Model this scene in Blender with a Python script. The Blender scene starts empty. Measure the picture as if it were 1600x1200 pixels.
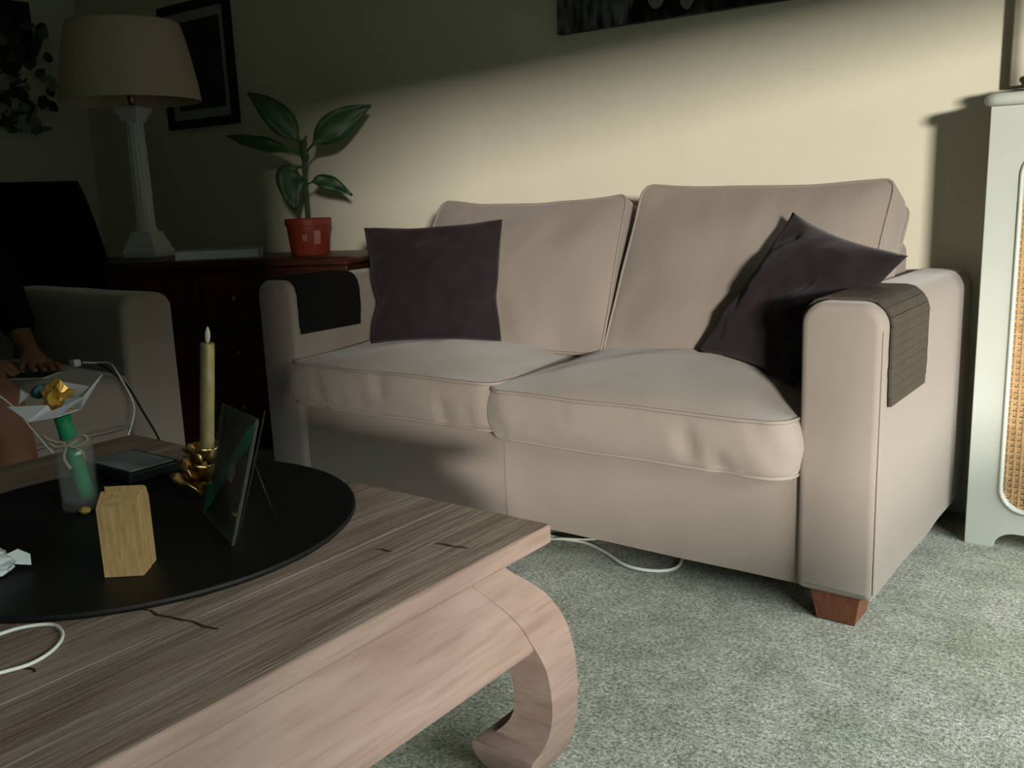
import bpy, bmesh, math, random
from mathutils import Vector, Matrix, noise
random.seed(7)
C = bpy.context.scene.collection
S = bpy.context.scene

# ------------------------------------------------------------------ camera
CAM = Vector((2.3063, -1.8035, 0.8969))
YAW, PITCH, ROLL, FPX = 0.64566, 0.20242, -0.03867, 1463.68
fw = Vector((-math.sin(YAW)*math.cos(PITCH), math.cos(YAW)*math.cos(PITCH), -math.sin(PITCH)))
rt = Vector((math.cos(YAW), math.sin(YAW), 0)); up = rt.cross(fw)
rt2 = rt*math.cos(ROLL) + up*math.sin(ROLL); up2 = up*math.cos(ROLL) - rt*math.sin(ROLL)
cd = bpy.data.cameras.new('camera'); cam = bpy.data.objects.new('camera', cd); C.objects.link(cam)
cam.matrix_world = Matrix(((rt2.x, up2.x, -fw.x, CAM.x), (rt2.y, up2.y, -fw.y, CAM.y), (rt2.z, up2.z, -fw.z, CAM.z), (0, 0, 0, 1)))
cd.sensor_fit = 'HORIZONTAL'; cd.sensor_width = 36; cd.lens = 36*FPX/1600; cd.clip_start = 0.02
S.camera = cam

# ------------------------------------------------------------------ world, daylight, exposure
w = bpy.data.worlds.new('World'); S.world = w; w.use_nodes = True
bg = w.node_tree.nodes['Background']
bg.inputs[0].default_value = (0.60, 1.0, 0.86, 1); bg.inputs[1].default_value = 0.36
def area(name, loc, tgt, sx, sy, power, col):
    d = bpy.data.lights.new(name, 'AREA'); d.shape = 'RECTANGLE'; d.size = sx; d.size_y = sy; d.energy = power; d.color = col
    o = bpy.data.objects.new(name, d); C.objects.link(o); o.location = loc
    o.rotation_euler = (Vector(tgt)-Vector(loc)).to_track_quat('-Z', 'Y').to_euler(); return o
# band of bright evening sky low over the garden, seen through the window behind the viewer
area('low_bright_sky', (0.6+12*math.sin(math.radians(42)), 0.85-12*math.cos(math.radians(42)), 1.97), (0.6, 0.85, 0.9), 1.0, 0.55, 1400, (1.0, 0.94, 0.82))
# sky above the garden beyond the tall window in the right wall (the hedge hides the lowest part of it)
area('garden_sky', (6.6, -1.9, 3.9), (2.0, -0.6, 0.2), 6.4, 3.6, 1650, (0.94, 1.0, 0.95))
S.view_settings.view_transform = 'Standard'; S.view_settings.look = 'None'
S.view_settings.gamma = 1; S.view_settings.use_curve_mapping = False
S.view_settings.exposure = 0.0

# ------------------------------------------------------------------ helpers: materials
def mat(name, col, rough=0.8, col2=None, scale=30, bump=0.0, bscale=200, stretch=None, metal=0.0, spec=0.3, detail=4, sheen=0.0, trans=0.0, ramp=(0.35, 0.65), bdist=0.002):
    m = bpy.data.materials.new(name); m.use_nodes = True; nt = m.node_tree; N = nt.nodes; L = nt.links
    b = N['Principled BSDF']; b.inputs['Roughness'].default_value = rough; b.inputs['Metallic'].default_value = metal
    b.inputs['Specular IOR Level'].default_value = spec
    b.inputs['Base Color'].default_value = (*col, 1)
    if sheen: b.inputs['Sheen Weight'].default_value = sheen
    if trans: b.inputs['Transmission Weight'].default_value = trans
    tc = N.new('ShaderNodeTexCoord'); mp = N.new('ShaderNodeMapping'); L.new(tc.outputs['Object'], mp.inputs[0])
    if stretch: mp.inputs['Scale'].default_value = stretch
    if col2:
        n = N.new('ShaderNodeTexNoise'); n.inputs['Scale'].default_value = scale; n.inputs['Detail'].default_value = detail
        L.new(mp.outputs[0], n.inputs['Vector'])
        r = N.new('ShaderNodeValToRGB'); r.color_ramp.elements[0].color = (*col, 1); r.color_ramp.elements[1].color = (*col2, 1)
        r.color_ramp.elements[0].position = ramp[0]; r.color_ramp.elements[1].position = ramp[1]
        L.new(n.outputs['Fac'], r.inputs[0]); L.new(r.outputs[0], b.inputs['Base Color'])
    if bump:
        n2 = N.new('ShaderNodeTexNoise'); n2.inputs['Scale'].default_value = bscale; n2.inputs['Detail'].default_value = 3
        L.new(mp.outputs[0], n2.inputs['Vector'])
        bp = N.new('ShaderNodeBump'); bp.inputs['Strength'].default_value = bump; bp.inputs['Distance'].default_value = bdist
        L.new(n2.outputs['Fac'], bp.inputs['Height']); L.new(bp.outputs[0], b.inputs['Normal'])
    return m

def mix2(m, scale, colmul, stretch=None, lo=0.4, hi=0.7, fac=1.0):
    """second, larger mottling multiplied over the base colour"""
    nt = m.node_tree; N = nt.nodes; L = nt.links; b = N['Principled BSDF']
    tc = N.new('ShaderNodeTexCoord'); mp = N.new('ShaderNodeMapping'); L.new(tc.outputs['Object'], mp.inputs[0])
    if stretch: mp.inputs['Scale'].default_value = stretch
    n = N.new('ShaderNodeTexNoise'); n.inputs['Scale'].default_value = scale; n.inputs['Detail'].default_value = 5
    L.new(mp.outputs[0], n.inputs['Vector'])
    r = N.new('ShaderNodeValToRGB'); r.color_ramp.elements[0].color = (*colmul, 1); r.color_ramp.elements[1].color = (1, 1, 1, 1)
    r.color_ramp.elements[0].position = lo; r.color_ramp.elements[1].position = hi
    L.new(n.outputs['Fac'], r.inputs[0])
    mx = N.new('ShaderNodeMix'); mx.data_type = 'RGBA'; mx.blend_type = 'MULTIPLY'; mx.inputs[0].default_value = fac
    src = b.inputs['Base Color']
    if src.is_linked: L.new(src.links[0].from_socket, mx.inputs[6])
    else: mx.inputs[6].default_value = src.default_value
    L.new(r.outputs[0], mx.inputs[7]); L.new(mx.outputs[2], src)
    return m

M = {}
M['wall'] = mat('cream_wall', (0.735, 0.69, 0.565), 0.9, (0.755, 0.71, 0.585), 6, 0.15, 260, spec=0.15)
M['ceiling'] = mat('ceiling_paint', (0.42, 0.42, 0.38), 0.9, spec=0.1)
M['dimwall'] = mat('sage_wall', (0.22, 0.235, 0.20), 0.9, spec=0.1)
M['carpet'] = mat('green_carpet', (0.17, 0.182, 0.155), 1.0, (0.82, 0.82, 0.73), 150, 1.0, 420, spec=0.05, detail=6, bdist=0.004, sheen=0.2, ramp=(0.32, 0.70))
mix2(M['carpet'], 3.2, (0.78, 0.85, 0.77), lo=0.38, hi=0.60)
mix2(M['carpet'], 11, (0.74, 0.76, 0.72), lo=0.36, hi=0.58)
mix2(M['carpet'], 45, (0.72, 0.74, 0.70), lo=0.36, hi=0.60)
M['fabric'] = mat('beige_fabric', (0.290, 0.243, 0.212), 0.95, (0.302, 0.254, 0.222), 9, 0.25, 900, spec=0.1, sheen=0.35, bdist=0.001)
M['piping'] = mat('beige_piping', (0.30, 0.255, 0.22), 0.95, spec=0.1)
M['seam'] = mat('dark_seam_fabric', (0.16, 0.12, 0.10), 0.95, spec=0.05)  # darker fabric of the stitched arm seams
M['purple'] = mat('aubergine_fabric', (0.021, 0.0145, 0.018), 0.95, (0.026, 0.018, 0.022), 25, 0.35, 700, spec=0.05, sheen=0.12)
M['legwood'] = mat('reddish_wood', (0.15, 0.052, 0.028), 0.45, (0.22, 0.08, 0.042), 30, 0.1, 60, (6, 6, 1))
M['slat'] = mat('dark_slat_wood', (0.040, 0.033, 0.026), 0.6, (0.085, 0.072, 0.058), 40, 0.2, 120, (30, 1.5, 30))
M['slatblack'] = mat('black_slat_wood', (0.008, 0.008, 0.008), 0.7, (0.013, 0.012, 0.012), 40, 0.2, 120, (30, 1.5, 30), spec=0.1)
M['table'] = mat('weathered_teak', (0.20, 0.150, 0.118), 0.62, (0.37, 0.290, 0.240), 9, 0.5, 22, (16, 0.75, 16), detail=10, spec=0.25, bdist=0.002, ramp=(0.30, 0.70))
mix2(M['table'], 6, (0.70, 0.66, 0.63), (5, 0.5, 5), 0.36, 0.58)
mix2(M['table'], 14, (0.62, 0.58, 0.54), (26, 0.6, 26), 0.30, 0.42)
M['tablepink'] = mat('pinkish_teak', (0.235, 0.162, 0.137), 0.65, (0.30, 0.218, 0.185), 5, 0.35, 18, (2.5, 0.9, 7), detail=8, spec=0.2, bdist=0.002)
mix2(M['tablepink'], 9, (0.88, 0.85, 0.83), (3, 0.8, 16), 0.36, 0.52)
M['crack'] = mat('dark_crack', (0.045, 0.030, 0.022), 0.9, spec=0.05)
M['tray'] = mat('black_tray', (0.006, 0.007, 0.007), 0.55, spec=0.25, bump=0.1, bscale=300)
M['white'] = mat('white_paint', (0.56, 0.59, 0.545), 0.45, (0.58, 0.61, 0.565), 5, spec=0.35)
M['cane'] = mat('cane', (0.52, 0.30, 0.13), 0.6, (0.66, 0.42, 0.21), 60)
M['mahog'] = mat('mahogany', (0.05, 0.014, 0.009), 0.4, (0.09, 0.026, 0.016), 14, 0.1, 50, (1, 12, 12))
M['plaster'] = mat('white_plaster', (0.58, 0.61, 0.56), 0.7, (0.62, 0.65, 0.60), 12)
M['shade'] = mat('linen_shade', (0.46, 0.385, 0.30), 0.95, (0.52, 0.44, 0.345), 160, 0.3, 400, spec=0.05)
M['brass'] = mat('aged_brass', (0.28, 0.19, 0.07), 0.35, metal=1.0)
M['gold'] = mat('gold_metal', (0.42, 0.28, 0.10), 0.33, (0.55, 0.40, 0.16), 40, metal=1.0)
M['goldwax'] = mat('gold_candle', (0.45, 0.37, 0.17), 0.42, (0.58, 0.50, 0.26), 60, metal=0.55, spec=0.5)
M['flame'] = mat('pale_flame_tip', (0.80, 0.85, 0.76), 0.4)
M['pot'] = mat('red_plastic_pot', (0.20, 0.028, 0.014), 0.5, (0.24, 0.036, 0.018), 20)
M['leaf'] = mat('leaf_green', (0.012, 0.040, 0.012), 0.45, (0.026, 0.075, 0.022), 14, spec=0.4)
M['stem'] = mat('stem_green', (0.03, 0.05, 0.02), 0.6)
M['soil'] = mat('soil', (0.02, 0.014, 0.01), 0.95, bump=0.6, bscale=90)
M['paper'] = mat('white_paper', (0.80, 0.82, 0.86), 0.75)
M['label'] = mat('grey_label', (0.32, 0.15, 0.12), 0.7)
M['black'] = mat('black_paint', (0.008, 0.008, 0.008), 0.5, spec=0.2)
M['blackfab'] = mat('black_upholstery', (0.004, 0.004, 0.004), 0.95, spec=0.03)
M['matboard'] = mat('mount_board', (0.36, 0.38, 0.35), 0.9)
M['photo_dark'] = mat('dark_print', (0.010, 0.014, 0.016), 0.4, (0.05, 0.06, 0.06), 5, ramp=(0.5, 0.75))
M['photo_bw'] = mat('black_white_print', (0.006, 0.006, 0.007), 0.5, (0.13, 0.13, 0.135), 7, stretch=(5, 1, 1.2), detail=7, ramp=(0.42, 0.72))
mix2(M['photo_bw'], 2.2, (0.02, 0.02, 0.02), lo=0.45, hi=0.55)
M['skin'] = mat('skin', (0.22, 0.10, 0.056), 0.55, (0.26, 0.122, 0.07), 18, spec=0.3)
M['navy'] = mat('navy_cloth', (0.006, 0.007, 0.012), 0.95, spec=0.03)
M['hair'] = mat('dark_hair', (0.012, 0.009, 0.007), 0.6)
M['cable'] = mat('white_cable', (0.74, 0.76, 0.72), 0.45)
M['blackcable'] = mat('black_cable', (0.008, 0.008, 0.008), 0.5)
M['block'] = mat('oak_block', (0.40, 0.255, 0.105), 0.6, (0.54, 0.37, 0.165), 10, 0.2, 60, (16, 16, 2), detail=6)
M['green'] = mat('green_tube', (0.018, 0.235, 0.105), 0.5, (0.024, 0.30, 0.135), 30)
M['foil'] = mat('gold_foil', (0.62, 0.36, 0.06), 0.3, (0.78, 0.48, 0.10), 30, metal=0.35)
M['twine'] = mat('raffia', (0.38, 0.32, 0.22), 0.85)
M['blue'] = mat('blue_wrapper', (0.03, 0.11, 0.15), 0.35, (0.16, 0.30, 0.36), 60, ramp=(0.5, 0.56), stretch=(1, 3, 1))
M['device'] = mat('black_plastic', (0.010, 0.014, 0.014), 0.4)
M['screen'] = mat('grey_screen', (0.20, 0.25, 0.25), 0.3, (0.40, 0.46, 0.46), 9, spec=0.5, ramp=(0.45, 0.6))
M['wrapper'] = mat('white_wrapper', (0.66, 0.72, 0.72), 0.3, spec=0.5)
M['yellow'] = mat('yellow_wax', (0.55, 0.36, 0.10), 0.5)
M['curtain'] = mat('beige_curtain', (0.60, 0.56, 0.455), 0.95, (0.63, 0.59, 0.48), 40, spec=0.05)
M['rope'] = mat('grey_rope', (0.13, 0.115, 0.09), 0.9, (0.24, 0.21, 0.17), 60, 0.5, 200)
def glassmat(name, col, f):
    m = bpy.data.materials.new(name); m.use_nodes = True; nt = m.node_tree; N = nt.nodes
    b = N['Principled BSDF']; b.inputs['Base Color'].default_value = (*col, 1); b.inputs['Roughness'].default_value = 0.05; b.inputs['Alpha'].default_value = f
    b.inputs['Specular IOR Level'].default_value = 0.8
    return m
M['glass'] = glassmat('clear_glass', (0.55, 0.62, 0.58), 0.085)
M['glassplaque'] = glassmat('plaque_glass', (0.10, 0.14, 0.12), 0.35)
M['ivory2'] = mat('pale_grey_print', (0.16, 0.17, 0.165), 0.5, (0.22, 0.225, 0.22), 20)
M['teal'] = mat('teal_print', (0.015, 0.20, 0.13), 0.5)
M['ivory'] = mat('pale_print', (0.30, 0.33, 0.28), 0.5)
M['brownprint'] = mat('umber_print', (0.035, 0.022, 0.018), 0.5, (0.07, 0.04, 0.032), 20)

# ------------------------------------------------------------------ helpers: meshes
def link(name, me, m=None, parent=None, smooth=True):
    o = bpy.data.objects.new(name, me); C.objects.link(o)
    if m is not None: me.materials.append(M[m] if isinstance(m, str) else m)
    if smooth:
        for p in me.polygons: p.use_smooth = True
    if parent is not None: o.parent = parent
    return o
def pydata(name, v, f):
    me = bpy.data.meshes.new(name); me.from_pydata([tuple(x) for x in v], [], f); me.validate(); me.update()
    bm = bmesh.new(); bm.from_mesh(me); bmesh.ops.recalc_face_normals(bm, faces=bm.faces); bm.to_mesh(me); bm.free()
    return me
def thing(name, label, cat, loc=(0, 0, 0), rz=0, group=None):
    o = bpy.data.objects.new(name, None); C.objects.link(o); o.location = loc; o.rotation_euler = (0, 0, rz); o.empty_display_size = 0.05
    o['label'] = label; o['category'] = cat
    if group: o['group'] = group
    bpy.context.view_layer.update()
    return o
def tag(o, label, cat, group=None):
    o['label'] = label; o['category'] = cat
    if group: o['group'] = group
    return o
def struct(o): o['kind'] = 'structure'; return o
def boxme(name, lo, hi, bev=0.0, seg=2):
    bm = bmesh.new(); bmesh.ops.create_cube(bm, size=1)
    for v in bm.verts:
        v.co = Vector([lo[i] + (v.co[i]+0.5)*(hi[i]-lo[i]) for i in range(3)])
    if bev: bmesh.ops.bevel(bm, geom=list(bm.edges), offset=bev, segments=seg, affect='EDGES', profile=0.5)
    me = bpy.data.meshes.new(name); bm.to_mesh(me); bm.free(); return me
def box(name, lo, hi, m, parent=None, bev=0.0, seg=2, smooth=False):
    return link(name, boxme(name, lo, hi, bev, seg), m, parent, smooth=smooth)
def tubeme(name, pts, r, closed=False, n=8):
    pts = [Vector(p) for p in pts]; k = len(pts); rr = r if isinstance(r, (list, tuple)) else [r]*k
    v = []; f = []; nrm = None
    for i, p in enumerate(pts):
        a = pts[(i-1) % k] if (closed or i > 0) else pts[i]
        b = pts[(i+1) % k] if (closed or i < k-1) else pts[i]
        t = (b-a).normalized()
        if nrm is None:
            nrm = t.orthogonal().normalized()
        else:
            nrm = (nrm - t*nrm.dot(t));
            nrm = nrm.normalized() if nrm.length > 1e-6 else t.orthogonal().normalized()
        bi = t.cross(nrm)
        for j in range(n):
            an = 2*math.pi*j/n; v.append(p + (nrm*math.cos(an) + bi*math.sin(an))*rr[i])
    for i in range(k if closed else k-1):
        for j in range(n):
            f.append((i*n+j, i*n+(j+1) % n, ((i+1) % k)*n+(j+1) % n, ((i+1) % k)*n+j))
    if not closed:
        f.append(tuple(range(n-1, -1, -1))); f.append(tuple((k-1)*n+j for j in range(n)))
    return pydata(name, v, f)
def tube(name, pts, r, m, parent=None, closed=False, n=8): return link(name, tubeme(name, pts, r, closed, n), m, parent)
def spline(pts, k=8):
    P = [Vector(p) for p in pts]; out = []
    for i in range(len(P)-1):
        p0 = P[max(i-1, 0)]; p1 = P[i]; p2 = P[i+1]; p3 = P[min(i+2, len(P)-1)]
        for j in range(k):
            t = j/k
            out.append(0.5*((2*p1) + (p2-p0)*t + (2*p0-5*p1+4*p2-p3)*t*t + (3*p1-p0-3*p2+p3)*t**3))
    out.append(P[-1]); return out
def loftme(name, loops, cap=True):
    n = len(loops[0]); v = [p for l in loops for p in l]; f = []
    for i in range(len(loops)-1):
        for j in range(n): f.append((i*n+j, i*n+(j+1) % n, (i+1)*n+(j+1) % n, (i+1)*n+j))
    if cap:
        f.append(tuple(range(n-1, -1, -1))); f.append(tuple((len(loops)-1)*n+j for j in range(n)))
    return pydata(name, v, f)
def loft(name, loops, m, parent=None, cap=True, smooth=True): return link(name, loftme(name, loops, cap), m, parent, smooth)
def lathe(name, prof, m, parent=None, n=40, c=(0, 0), smooth=True, wob=None):
    loops = []
    for r, z in prof:
        loops.append([Vector((c[0]+(r*(wob(2*math.pi*j/n, z) if wob else 1))*math.cos(2*math.pi*j/n), c[1]+(r*(wob(2*math.pi*j/n, z) if wob else 1))*math.sin(2*math.pi*j/n), z)) for j in range(n)])
    return loft(name, loops, m, parent, True, smooth)
def sharp(o, deg=35):
    me = o.data
    me.set_sharp_from_angle(angle=math.radians(deg)); return o
def rrect(w, d, rc, N):
    """N points evenly along a rounded rectangle, with outward normals"""
    hw, hd = w/2, d/2; rc = min(rc, hw*0.99, hd*0.99)
    segs = []
    for cx, cy, a0, ex, ey in ((hw-rc, hd-rc, 0, -1, 0), (-hw+rc, hd-rc, 90, 0, -1), (-hw+rc, -hd+rc, 180, 1, 0), (hw-rc, -hd+rc, 270, 0, 1)):
        segs.append(('a', cx, cy, a0)); segs.append(('l', cx, cy, a0+90))
    lens = []
    arc = rc*math.pi/2
    for i, s in enumerate(segs):
        if s[0] == 'a': lens.append(arc)
        else: lens.append((w-2*rc) if (i//2) % 2 == 0 else (d-2*rc))
    T = sum(lens); out = []
    for k in range(N):
        q = T*k/N
        for s, l in zip(segs, lens):
            if q <= l: break
            q -= l
        if s[0] == 'a':
            a = math.radians(s[3]+90*q/l); out.append((s[1]+rc*math.cos(a), s[2]+rc*math.sin(a), math.cos(a), math.sin(a)))
        else:
            a = math.radians(s[3]); nx, ny = math.cos(a), math.sin(a); tx, ty = -ny, nx
            out.append((s[1]+rc*nx+tx*q, s[2]+rc*ny+ty*q, nx, ny))
    return out
def box_cushion(name, W, D, H, rc, mapf, m, parent, bt=0.04, bb=0.01, sb=0.012, wr=0.004, seed=0, N=176, pipes=(1, -1), folds=0.0, pr=0.0042, sagf=None):
    ring = rrect(W, D, rc, N); loops = []; sd = Vector((seed*7.3, seed*3.1, seed*1.7))
    def bulge(x, y): return max(0.0, (1-min(1, abs(2*x/W))**2.4)*(1-min(1, abs(2*y/D))**2.4))**0.75
    def disp(x, y, w, nx, ny, nz, a):
        d = noise.noise(Vector((x*7, y*7, w*7))+sd)*wr + noise.noise(Vector((x*19, y*19, w*12))+sd)*wr*0.35
        return x+nx*d*a, y+ny*d*a, w+nz*d*a
    def pt(x, y, w): return mapf(x, y, w)
    S_in = [0.02, 0.1, 0.2, 0.3, 0.4, 0.5, 0.6, 0.7, 0.78, 0.85, 0.91, 0.95, 0.98, 0.995]
    for s in S_in:
        loops.append([pt(x*s, y*s, -H/2-bb*bulge(x*s, y*s)) for x, y, nx, ny in ring])
    for k in range(9):
        t = -1+2*k/8; l = []
        for x, y, nx, ny in ring:
            o = sb*(1-t*t)
            if folds:
                ph = (x if abs(ny) > abs(nx) else y)+0.012*t
                fn = noise.noise(Vector((ph*24, t*0.55, 3.3))+sd)*noise.noise(Vector((ph*5, 0.4, 6.1))+sd)*1.6
                o += -folds*max(0, fn-0.05)*2.6*(1-t*t*0.6) + folds*0.22*noise.noise(Vector((ph*60, t*0.8, 9))+sd)*(1-t*t)*max(0, 0.3+noise.noise(Vector((ph*4, 2.2, 1))+sd))
            o += noise.noise(Vector((x*9, y*9, t*2))+sd)*wr*0.6
            l.append(pt(x+nx*o, y+ny*o, t*H/2 + noise.noise(Vector((x*5, y*5, 8))+sd)*wr))
        loops.append(l)
    for s in reversed(S_in):
        l = []
        for x, y, nx, ny in ring:
            X, Y = x*s, y*s; wz = H/2 + bt*bulge(X, Y)
            if sagf: wz += sagf(X, Y)
            a = min(1, (1-s)*8)
            wz += (noise.noise(Vector((X*6, Y*6, 2))+sd)*wr*1.8 + noise.noise(Vector((X*15, Y*9, 5))+sd)*wr*0.6)*a
            wz += noise.noise(Vector((x*5, y*5, 8))+sd)*wr*s
            l.append(pt(X, Y, wz))
        loops.append(l)
    o = loft(name, loops, m, parent)
    for sgn in pipes:
        k = len(S_in)+(8 if sgn > 0 else 0)
        pts = loops[k]
        cc = sum(pts, Vector())/len(pts)
        pp = [p + (p-cc).normalized()*0.002 for p in pts]
        tube('piping', pp, pr, 'piping', o, True, 6)
    return o
def pillow(name, c, T, m, parent=None, seed=0, n=44, pinch=0.05, wr=0.008, crease=None, waist=0.0):
    """square scatter cushion from its four corners: bl, br, tr, tl"""
    bl, br, tr, tl = [Vector(q) for q in c]; nn = ((br-bl).cross(tl-bl)).normalized(); v = []; f = []; sd = Vector((seed*5.1, seed*2.7, 0))
    idx = {}
    ctr = (bl+br+tr+tl)/4
    for side in (1, -1):
        for i in range(n+1):
            for j in range(n+1):
                u = -1+2*i/n; q = -1+2*j/n; edge = i in (0, n) or j in (0, n)
                if side < 0 and edge: idx[(side, i, j)] = idx[(1, i, j)]; continue
                su = u*(1-pinch*(1-q*q)*abs(u))*(1-waist*math.exp(-((q+0.30)/0.26)**2)*(0.4 if u > 0 else 1)); sv = q*(1-pinch*(1-u*u)*abs(q))
                a = (su+1)/2; b = (sv+1)/2
                p = bl*(1-a)*(1-b)+br*a*(1-b)+tr*a*b+tl*(1-a)*b
                h = T*max(0, (1-u*u))**0.62*max(0, (1-q*q))**0.62
                h += wr*noise.noise(Vector((u*2.2, q*2.2, side))+sd)*2*min(1, (1-max(abs(u), abs(q)))*4)
                h += wr*0.6*noise.noise(Vector((u*5, q*5, side*3))+sd)*min(1, (1-max(abs(u), abs(q)))*4)
                if crease and side > 0: h += crease(u, q)
                p = p + nn*h*side
                if edge: p = p + nn*noise.noise(Vector((u*2, q*2, 7))+sd)*0.008
                idx[(side, i, j)] = len(v); v.append(p)
        for i in range(n):
            for j in range(n):
                q4 = (idx[(side, i, j)], idx[(side, i+1, j)], idx[(side, i+1, j+1)], idx[(side, i, j+1)])
                f.append(q4 if side > 0 else q4[::-1])
    return link(name, pydata(name, v, f), m, parent)
def fill_shape(name, loops, depth, m, parent=None, bev=0.0, mw=None, smooth=False):
    """flat outline with holes, extruded (curve fill -> mesh)"""
    cu = bpy.data.curves.new('c', 'CURVE'); cu.dimensions = '2D'; cu.fill_mode = 'BOTH'; cu.extrude = depth/2-bev; cu.bevel_depth = bev; cu.bevel_resolution = 2
    for l in loops:
        sp = cu.splines.new('POLY'); sp.points.add(len(l)-1); sp.use_cyclic_u = True
        for p, q in zip(sp.points, l): p.co = (q[0], q[1], 0, 1)
    o = bpy.data.objects.new('c', cu); C.objects.link(o); bpy.context.view_layer.update()
    me = bpy.data.meshes.new_from_object(o.evaluated_get(bpy.context.evaluated_depsgraph_get()))
    bpy.data.objects.remove(o); bpy.data.curves.remove(cu)
    if mw is not None: me.transform(mw)
    me.name = name; me.materials.clear()
    return link(name, me, m, parent, smooth)
def skin(name, V, E, R, m, parent=None, lev=2, root=0):
    me = bpy.data.meshes.new(name); me.from_pydata(V, E, []); o = bpy.data.objects.new(name, me); C.objects.link(o)
    md = o.modifiers.new('s', 'SKIN')
    for i, r in enumerate(R):
        sv = me.skin_vertices[0].data[i]; sv.radius = (r, r) if not isinstance(r, tuple) else r; sv.use_root = (i == root)
    sb = o.modifiers.new('d', 'SUBSURF'); sb.levels = lev; sb.render_levels = lev
    bpy.context.view_layer.update()
    m2 = bpy.data.meshes.new_from_object(o.evaluated_get(bpy.context.evaluated_depsgraph_get()))
    bpy.data.objects.remove(o); m2.name = name
    return link(name, m2, m, parent)

# ------------------------------------------------------------------ the room
XL, XR, YB, YF, ZC = -2.28, 3.6, 0.85, -3.7, 2.45
def room_box(name, lo, hi, m): return struct(box(name, lo, hi, m))
room_box('floor', (XL-0.1, YF-0.1, -0.1), (XR+0.1, YB+0.1, 0.0), 'carpet')
room_box('ceiling', (XL-0.1, YF-0.1, ZC), (XR+0.1, YB+0.1, ZC+0.1), 'ceiling')
room_box('wall_back', (XL-0.1, YB, 0.0), (XR+0.1, YB+0.1, ZC), 'wall')
room_box('wall_left', (XL-0.1, YF, 0.0), (XL, YB, ZC), 'wall')
VY0, VY1, VZ0, VZ1 = -3.20, 0.55, 0.66, 1.505
def multi_box(name, parts, m):
    bm = bmesh.new()
    for lo, hi in parts:
        t = boxme('t', lo, hi); bm.from_mesh(t); bpy.data.meshes.remove(t)
    me = bpy.data.meshes.new(name); bm.to_mesh(me); bm.free(); return struct(link(name, me, m, None, False))
room_box('wall_front', (XL-0.1, YF-0.1, 0), (XR+0.1, YF, ZC), 'dimwall')
multi_box('wall_right', (((XR, YF, 0), (XR+0.1, VY0, ZC)), ((XR, VY1, 0), (XR+0.1, YB, ZC)), ((XR, VY0, 0), (XR+0.1, VY1, VZ0)), ((XR, VY0, VZ1), (XR+0.1, VY1, ZC))), 'dimwall')
struct(fill_shape('window_1', [[(VY0, VZ0), (VY1, VZ0), (VY1, VZ1), (VY0, VZ1)], [(VY0+0.03, VZ0+0.03), (VY0+0.03, VZ1-0.03), (VY1-0.03, VZ1-0.03), (VY1-0.03, VZ0+0.03)]], 0.05, 'white', None, 0.004,
    Matrix.Translation((XR+0.06, 0, 0)) @ Matrix.Rotation(math.pi/2, 4, 'Z') @ Matrix.Rotation(math.pi/2, 4, 'X')))
struct(box('baseboard_back', (XL, YB-0.016, 0), (XR, YB, 0.09), 'white', None, 0.004))
struct(box('baseboard_left', (XL, YF, 0), (XL+0.016, YB-0.016, 0.09), 'white', None, 0.004))

# ------------------------------------------------------------------ sofa by the back wall
AW, AD, AH, LZ, SL = 0.1593, 0.806, 0.664, 0.065, 1.824
def arm_outline(w, z0, z1, rt_, rb, n=8):
    pts = []
    for cx, cz, r, a0 in ((w-rt_, z1-rt_, rt_, 0), (rt_, z1-rt_, rt_, 90), (rb, z0+rb, rb, 180), (w-rb, z0+rb, rb, 270)):
        for k in range(n+1):
            a = math.radians(a0+90*k/n); pts.append((cx+r*math.cos(a), cz+r*math.sin(a), math.cos(a), math.sin(a)))
    return pts
def arm_mesh(name, w, d, z0, z1, mapf, m, parent, rt_=0.045):
    ol = arm_outline(w, z0, z1, rt_, 0.017); loops = []
    prof = [(0.0165, -0.0035), (0.0125, -0.0025), (0.0075, 0.0), (0.0035, 0.004), (0.001, 0.009), (0.0, 0.017)]
    ys = prof + [(0.0, 0.06)] + [(0.0, 0.06+(d-0.12)*k/12) for k in range(1, 13)] + [(i, d-y) for i, y in reversed(prof)]
    for ins, y in ys:
        l = []
        for x, z, nx, nz in ol:
            q = Vector((x-nx*ins, y, z-nz*ins))
            dsp = 0.0035*noise.noise(Vector((x*6+w*40, y*5, z*5)))
            l.append(mapf(q.x+nx*dsp, q.y, q.z+nz*dsp))
        loops.append(l)
    return loft(name, loops, m, parent)
sofa = thing('sofa', 'beige fabric two seat sofa with piped cushions against the cream wall', 'sofa')
arm_mesh('armrest', AW, AD, LZ, AH, lambda x, y, z: Vector((x, y, z)), 'fabric', sofa)
arm_mesh('armrest', AW, AD, LZ, AH, lambda x, y, z: Vector((SL-AW+x, y, z)), 'fabric', sofa)
# stitched seams along the outer front edge of each arm and down the front panel
for xs in (0.004, SL-0.004):
    tube('seam', [(xs, 0.005, 0.082), (xs, 0.004, 0.3), (xs, 0.005, AH-0.05)], 0.0016, 'seam', sofa, n=5)
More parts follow.
